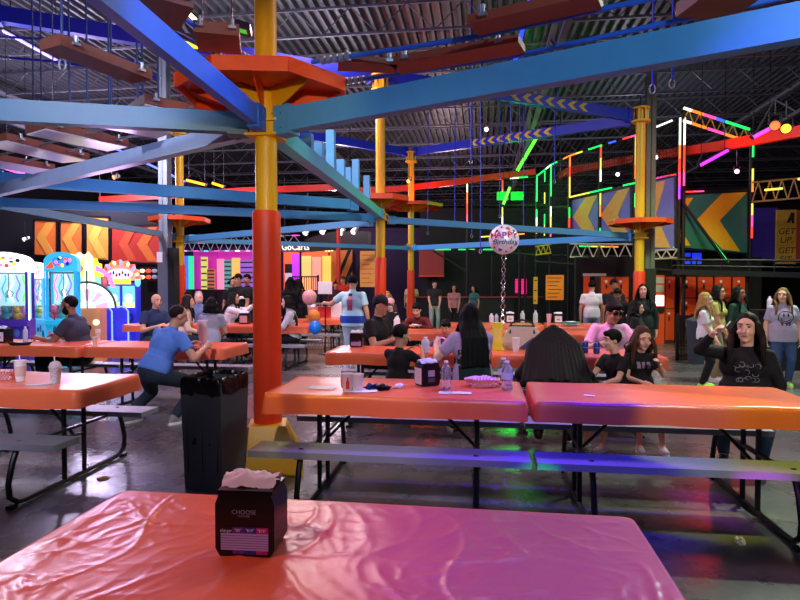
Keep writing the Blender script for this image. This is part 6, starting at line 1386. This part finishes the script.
person('girl in black tee with long brown hair facing the camera with a blurred hand', 641, 5.45, 4, 1.18, sit=.44, lean=0, hyaw=8, hpitch=-14, skin='fair', shirt=black_f, pants=black_f, plen=.35, hair='long', hcol='brown', vox=.008, headk=1.27, hl=(-.10, .22, .78), hr=(.06, .22, .62), female=True, extra=logo, shoe=shoe_w, fl=(-.1, .3, 0), fr=(.1, .3, 0))
person('woman in dark green with long dark hair standing by the right yellow column', 643, 9.6, -12, 1.5, skin='fair', shirt=fab('bottle_green', '#16261e'), sleeve=1.9, pants=black_f, hair='long', hcol='black', vox=.011, female=True, hpitch=6, girth=1.1)
person('dark-haired person turned right between the sunglasses man and the green-clad woman', 637, 8.3, 62, 1.25, skin='fair', shirt=black_f, pants=black_f, hair='bob', hcol='black', vox=.011, female=True, hpitch=-4)
person('man in black tee standing left of the right yellow column', 613.5, 11.2, 10, 1.60, skin='brown', shirt=black_f, pants=black_f, hair='short', hcol='black', vox=.014, hl=(-.2, .25, .74), hr=(.05, .3, .62))
person('person in black with head bowed in front of the man in black tee', 618.5, 10.2, -30, 1.44, skin='brown', shirt=black_f, pants=black_f, hair='short', hcol='black', vox=.014, hpitch=-20)
person('person in white tee and pale jeans standing at the dark doorway', 592, 12.0, 170, 1.58, skin='tan', shirt=white_f, pants=fab('light_denim', '#8a9ab8'), hair='short', hcol='black', vox=.013, faceit=False, shoe=shoe_w)
# --- right group
neon_shoe = M('lime_sneaker', '#9ae03a', .5, emit='#9ae03a', es=.05)
person('blond girl in white tee, black trousers and lime shoes standing at right', 705, 8.45, 62, 1.36, skin='fair', shirt=white_f, pants=black_f, hair='long', hcol='blond', vox=.010, headk=1.08, female=True, hl=(.02, .26, .72), hr=(.12, .3, .68), shoe=neon_shoe, sleeve=.7)
person('dark-haired girl in yellowish top between the blond girl and the girl in dark green', 718, 9.0, 50, 1.48, skin='tan', shirt=fab('straw', '#b8a860'), pants=khaki, hair='long', hcol='black', vox=.011, female=True, hl=(-.05, .28, .7), hr=(.1, .25, .7), shoe=shoe_w)
person('girl in dark green top with long black hair, arms down, behind the phone woman', 738.5, 9.0, 35, 1.46, skin='brown', shirt=fab('forest', '#1e4436'), sleeve=1.9, pants=black_f, hair='long', hcol='black', vox=.011, female=True, shoe=shoe_b)
def blackprint(I):
    random.seed(5); gm = M('silver_print', '#77757c', .6)
    for i in range(16):
        x = -.07+.14*random.random(); z = -.13+.17*random.random(); stroke(I, 'chest_print', [(x+.035*math.cos(a+i)*(.4+a*.12), z+.03*math.sin(a+i)*(.4+a*.12)) for a in [q*.7 for q in range(6)]], .0035, gm)
    pass
W = person('woman in black long-sleeved printed top raising a phone beside her face', 748, 4.9, -22, 1.46, sit=.44, lean=2, headk=1.2, hyaw=-12, hpitch=2, skin='fair', shirt=black_f, sleeve=1.92, pants=jean, hair='long', hcol='darkbrown', vox=.008, female=True, girth=1.42, hr=(.245, .27, 1.10), hl=(-.24, .10, .42), extra=blackprint, shoe=shoe_b, fl=(-.12, .1, 0), fr=(.16, .05, 0), curl=1.0, pole=(1.6, .3, -.35))
pc, f, inn, wd = W['hands']['r']; Mx = W['root'].matrix_basis
t = thing('phone', 'white-edged phone held up by the woman in black', 'phone', Mx @ (pc+inn*.036+f*.045), 0); R3 = Mx.to_3x3(); ax = frame(R3 @ (f*.9-wd*.1), R3 @ inn)
b = MB(); b.box((0,0,0), (.074, .009, .152), ax); b.build('phone_body', M('white_phone_case', '#c8c6cc', .3), t, bevel=.004); b = MB(); b.box(ax @ V((0,-.006,0)), (.066, .002, .14), ax); b.build('screen', rubber, t)
def smiley(I):
    ik_ = M('smiley_ink', '#20202a', .7)
    stroke(I, 'smiley_print', [(.095*math.cos(a), -.03+.085*math.sin(a)) for a in [2*PI*i/28 for i in range(28)]], .0055, ik_, 1, None, True)
    for x in (-.03, .03): patch(I, 'smiley_print', x-.011, x+.011, -.025, .03, ik_, 1, 4, lambda u, v: u*u+v*v < .26)
    stroke(I, 'smiley_print', [(.06*math.cos(a), -.045+.045*math.sin(a)) for a in [PI+PI*i/10 for i in range(11)]], .005, ik_)
    for x in (-.06, -.02, .035): stroke(I, 'smiley_print', [(x, -.10), (x+.004, -.15), (x+.014, -.15), (x+.018, -.11)], .005, ik_)
person('girl in lilac smiley-face tee and ripped jeans standing at the far right', 783, 8.55, -8, 1.43, skin='fair', shirt=fab('pale_lilac', '#a9a4bc'), pants=fab('ripped_denim', '#36507a', .5), hair='long', hcol='lightbrown', vox=.009, headk=1.06, female=True, girth=1.3, extra=smiley, shoe=neon_shoe, hyaw=-25, sleeve=.75, shirt_len=.10)
# ------------------------------------------------------------------ light
SC.view_settings.view_transform = 'Standard'; SC.view_settings.look = 'None'; SC.view_settings.gamma = 1; SC.view_settings.exposure = .15
w = bpy.data.worlds.new('world'); SC.world = w; w.use_nodes = True
w.node_tree.nodes['Background'].inputs[0].default_value = (.05, .035, .07, 1); w.node_tree.nodes['Background'].inputs[1].default_value = .3
def point(name, p, e, col, r=.35):
    L = bpy.data.lights.new(name, 'POINT'); L.energy = e; L.color = lin(col); L.shadow_soft_size = r
    o = bpy.data.objects.new(name, L); o.location = p; COL.objects.link(o); return o
def area(name, p, aim, e, col, sz, szy=None):
    L = bpy.data.lights.new(name, 'AREA'); L.energy = e; L.color = lin(col); L.size = sz
    if szy: L.shape = 'RECTANGLE'; L.size_y = szy
    o = bpy.data.objects.new(name, L); o.location = p; o.rotation_euler = (V(aim)-V(p)).to_track_quat('-Z', 'Y').to_euler(); COL.objects.link(o); return o
def spot(name, p, aim, e, col, deg, blend=.3, r=.06):
    L = bpy.data.lights.new(name, 'SPOT'); L.energy = e; L.color = lin(col); L.spot_size = rad(deg); L.spot_blend = blend; L.shadow_soft_size = r
    o = bpy.data.objects.new(name, L); o.location = p; o.rotation_euler = (V(aim)-V(p)).to_track_quat('-Z', 'Y').to_euler(); COL.objects.link(o); return o
# ceiling and hall washes
point('wash_left', (-9, 9, 5.2), 800, '#d8d4f4'); point('wash_left', (-11, 15, 4.8), 800, '#dcccfa'); point('wash_pink', (-5, 20, 4.6), 420, '#ecd4e4'); point('wash_pink', (-1.5, 26, 4.6), 420, '#f4c8d4')
point('wash_mid', (-4.2, 12.5, 5.6), 260, '#efeaf0'); point('wash_mid', (4.5, 19, 5.4), 170, '#cfd0e8'); point('wash_violet', (-2.2, 6.2, 5.3), 90, '#7a60ff'); point('wash_right', (9.5, 10, 5.2), 70, '#b8c8d0')
# dining lamps overhead
for p, e, c in (((-3.2, 5.6, 6.4), 60, '#ffa8d8'), ((.8, 6.4, 6.4), 110, '#f0c0d8'), ((-3.4, 11, 6.4), 300, '#ffc8c0'), ((5.6, 9.4, 6.2), 420, '#e4f4e4'), ((-3.4, .2, 4.6), 12, '#ffb0b0')):
    area('dining_lamp', p, (p[0], p[1], 0), e, c, 1.6)
area('camera_side_fill', (1.0, -5.5, 4.2), (.5, 6, 3.0), 75, '#c4d2ff', 4, 2)  # unseen fill behind the camera, added to light beams and people from the front
# stage lamps, with added fill spots among them
def sp(name, frm_, px, py, z, e, col, deg, blend=.5):
    q = on(px, py, z); spot(name, q+V(frm_), q, e, col, deg, blend)
sp('blue_lamp', (1.6, -2.2, 4.8), 590, 545, .76, 4300, '#0c00ff', 18, .7)
sp('coral_lamp', (-1.6, -2.6, 4.6), 150, 550, .76, 330, '#ff9884', 20, .8)
sp('blue_lamp', (1.4, -2.6, 5.6), 600, 450, .44, 1600, '#3020ff', 15, .6)
sp('violet_lamp', (2.2, 2.4, 5.4), 470, 392, .76, 1300, '#4a18ff', 19, .6)
sp('amber_lamp', (1.2, -3.0, 5.4), 728, 407, .74, 1100, '#f6ff58', 11, .35)
sp('amber_lamp', (-1.4, -3.0, 5.4), 335, 402, .74, 560, '#f8f068', 12, .6)
g = on(523, 492, 0); spot('green_lamp', (g.x+.4, g.y-7, 2.95), g, 2400, '#20ff30', 2.1, .25)
g = on(700, 500, 0); spot('magenta_floor_lamp', (g.x+.6, g.y-7, 2.95), g, 2400, '#d020ff', 3.2, .4)
g = on(615, 425, 0); spot('blue_floor_lamp', (g.x+.2, g.y-.3, 6.4), g, 900, '#1a50ff', 13, .5)
g = on(735, 400, 0); spot('green_floor_lamp', (g.x+2, g.y+2, 6.4), g, 1500, '#50f0a0', 28, .6)
g = on(440, 405, 0); spot('rose_floor_lamp', (g.x-2, g.y+3, 6.4), g, 700, '#ff5a90', 26, .7)
spot('mint_lamp', (.6, 5.4, 1.9), at(322, 152, 5.4), 90, '#20ff90', 26, .8)
spot('lime_lamp', (4.5, 9.0, 5.6), (4.6, 13.3, 2.6), 500, '#e8ff50', 40, .5)
spot('azure_fill', (2.0, 1.2, 3.5), on(185, 65, 2.8), 650, '#6aa8ff', 22, .7); spot('sky_fill', (2.6, -2.6, 3.9), on(560, 78, 2.8), 700, '#a8dcff', 30, .7)  # both spots added without fixtures, to brighten the blue beam sides
point('red_glow_right', at(720, 166, 13.2), 60, '#ff2a18', .2); point('red_glow_left', at(230, 206, 18), 110, '#ff3a24', .3); point('red_glow_mid', at(420, 198, 19), 60, '#ff4a24', .3)
point('arcade_spill', (-5.2, 7.6, 2.3), 45, '#d8b0ff', .3); point('green_glow', at(516, 205, 19), 120, '#20ff50', .3)
spot('pale_green_lamp', (5.4, 8.6, 6.6), (2.6, 3.0, 0), 1700, '#e4ffdc', 34, .6)
spot('pink_lamp', at(600, 330, 6.6)+V((-.6, -1.2, 4.6)), at(606, 335, 7.3), 700, '#ffb0ea', 13, .5)
spot('lavender_fill', (-.6, -2.0, 3.4), on(105, 166, 2.8), 1000, '#b4c8ff', 20, .7)  # added spot that lifts the pale beam at left
spot('golden_fill', (.5, -2.4, 2.5), (-1.75, 4.45, 2.85), 800, '#ffd49a', 16, .7)  # added low spot, brightens the near pole and the deck underside
spot('front_fill_left', (-2.6, -3.2, 5.2), at(130, 325, 7.0), 1900, '#e6e6ff', 32, .6)  # added fill from behind the camera for the left group
spot('front_fill_right', (3.2, -3.2, 5.2), at(660, 312, 8.0), 1500, '#fff0e8', 28, .6)  # unseen fill added for the people at right
spot('front_fill_mid', (0.2, -3.0, 5.4), at(380, 370, 5.2), 700, '#ffe0d0', 22, .7)  # added fill on the middle tables, no fixture
spot('far_table_fill', (-1.5, 4.0, 6.2), at(300, 315, 11), 1500, '#ffe4dc', 44, .7)  # overhead spot added to brighten the far party tables
sp('violet_lamp', (1.0, -2.8, 5.4), 440, 449, .44, 800, '#6038ff', 17, .8)
sp('violet_lamp', (1.6, 2.2, 5.4), 560, 396, .76, 1500, '#4a20ff', 17, .7)
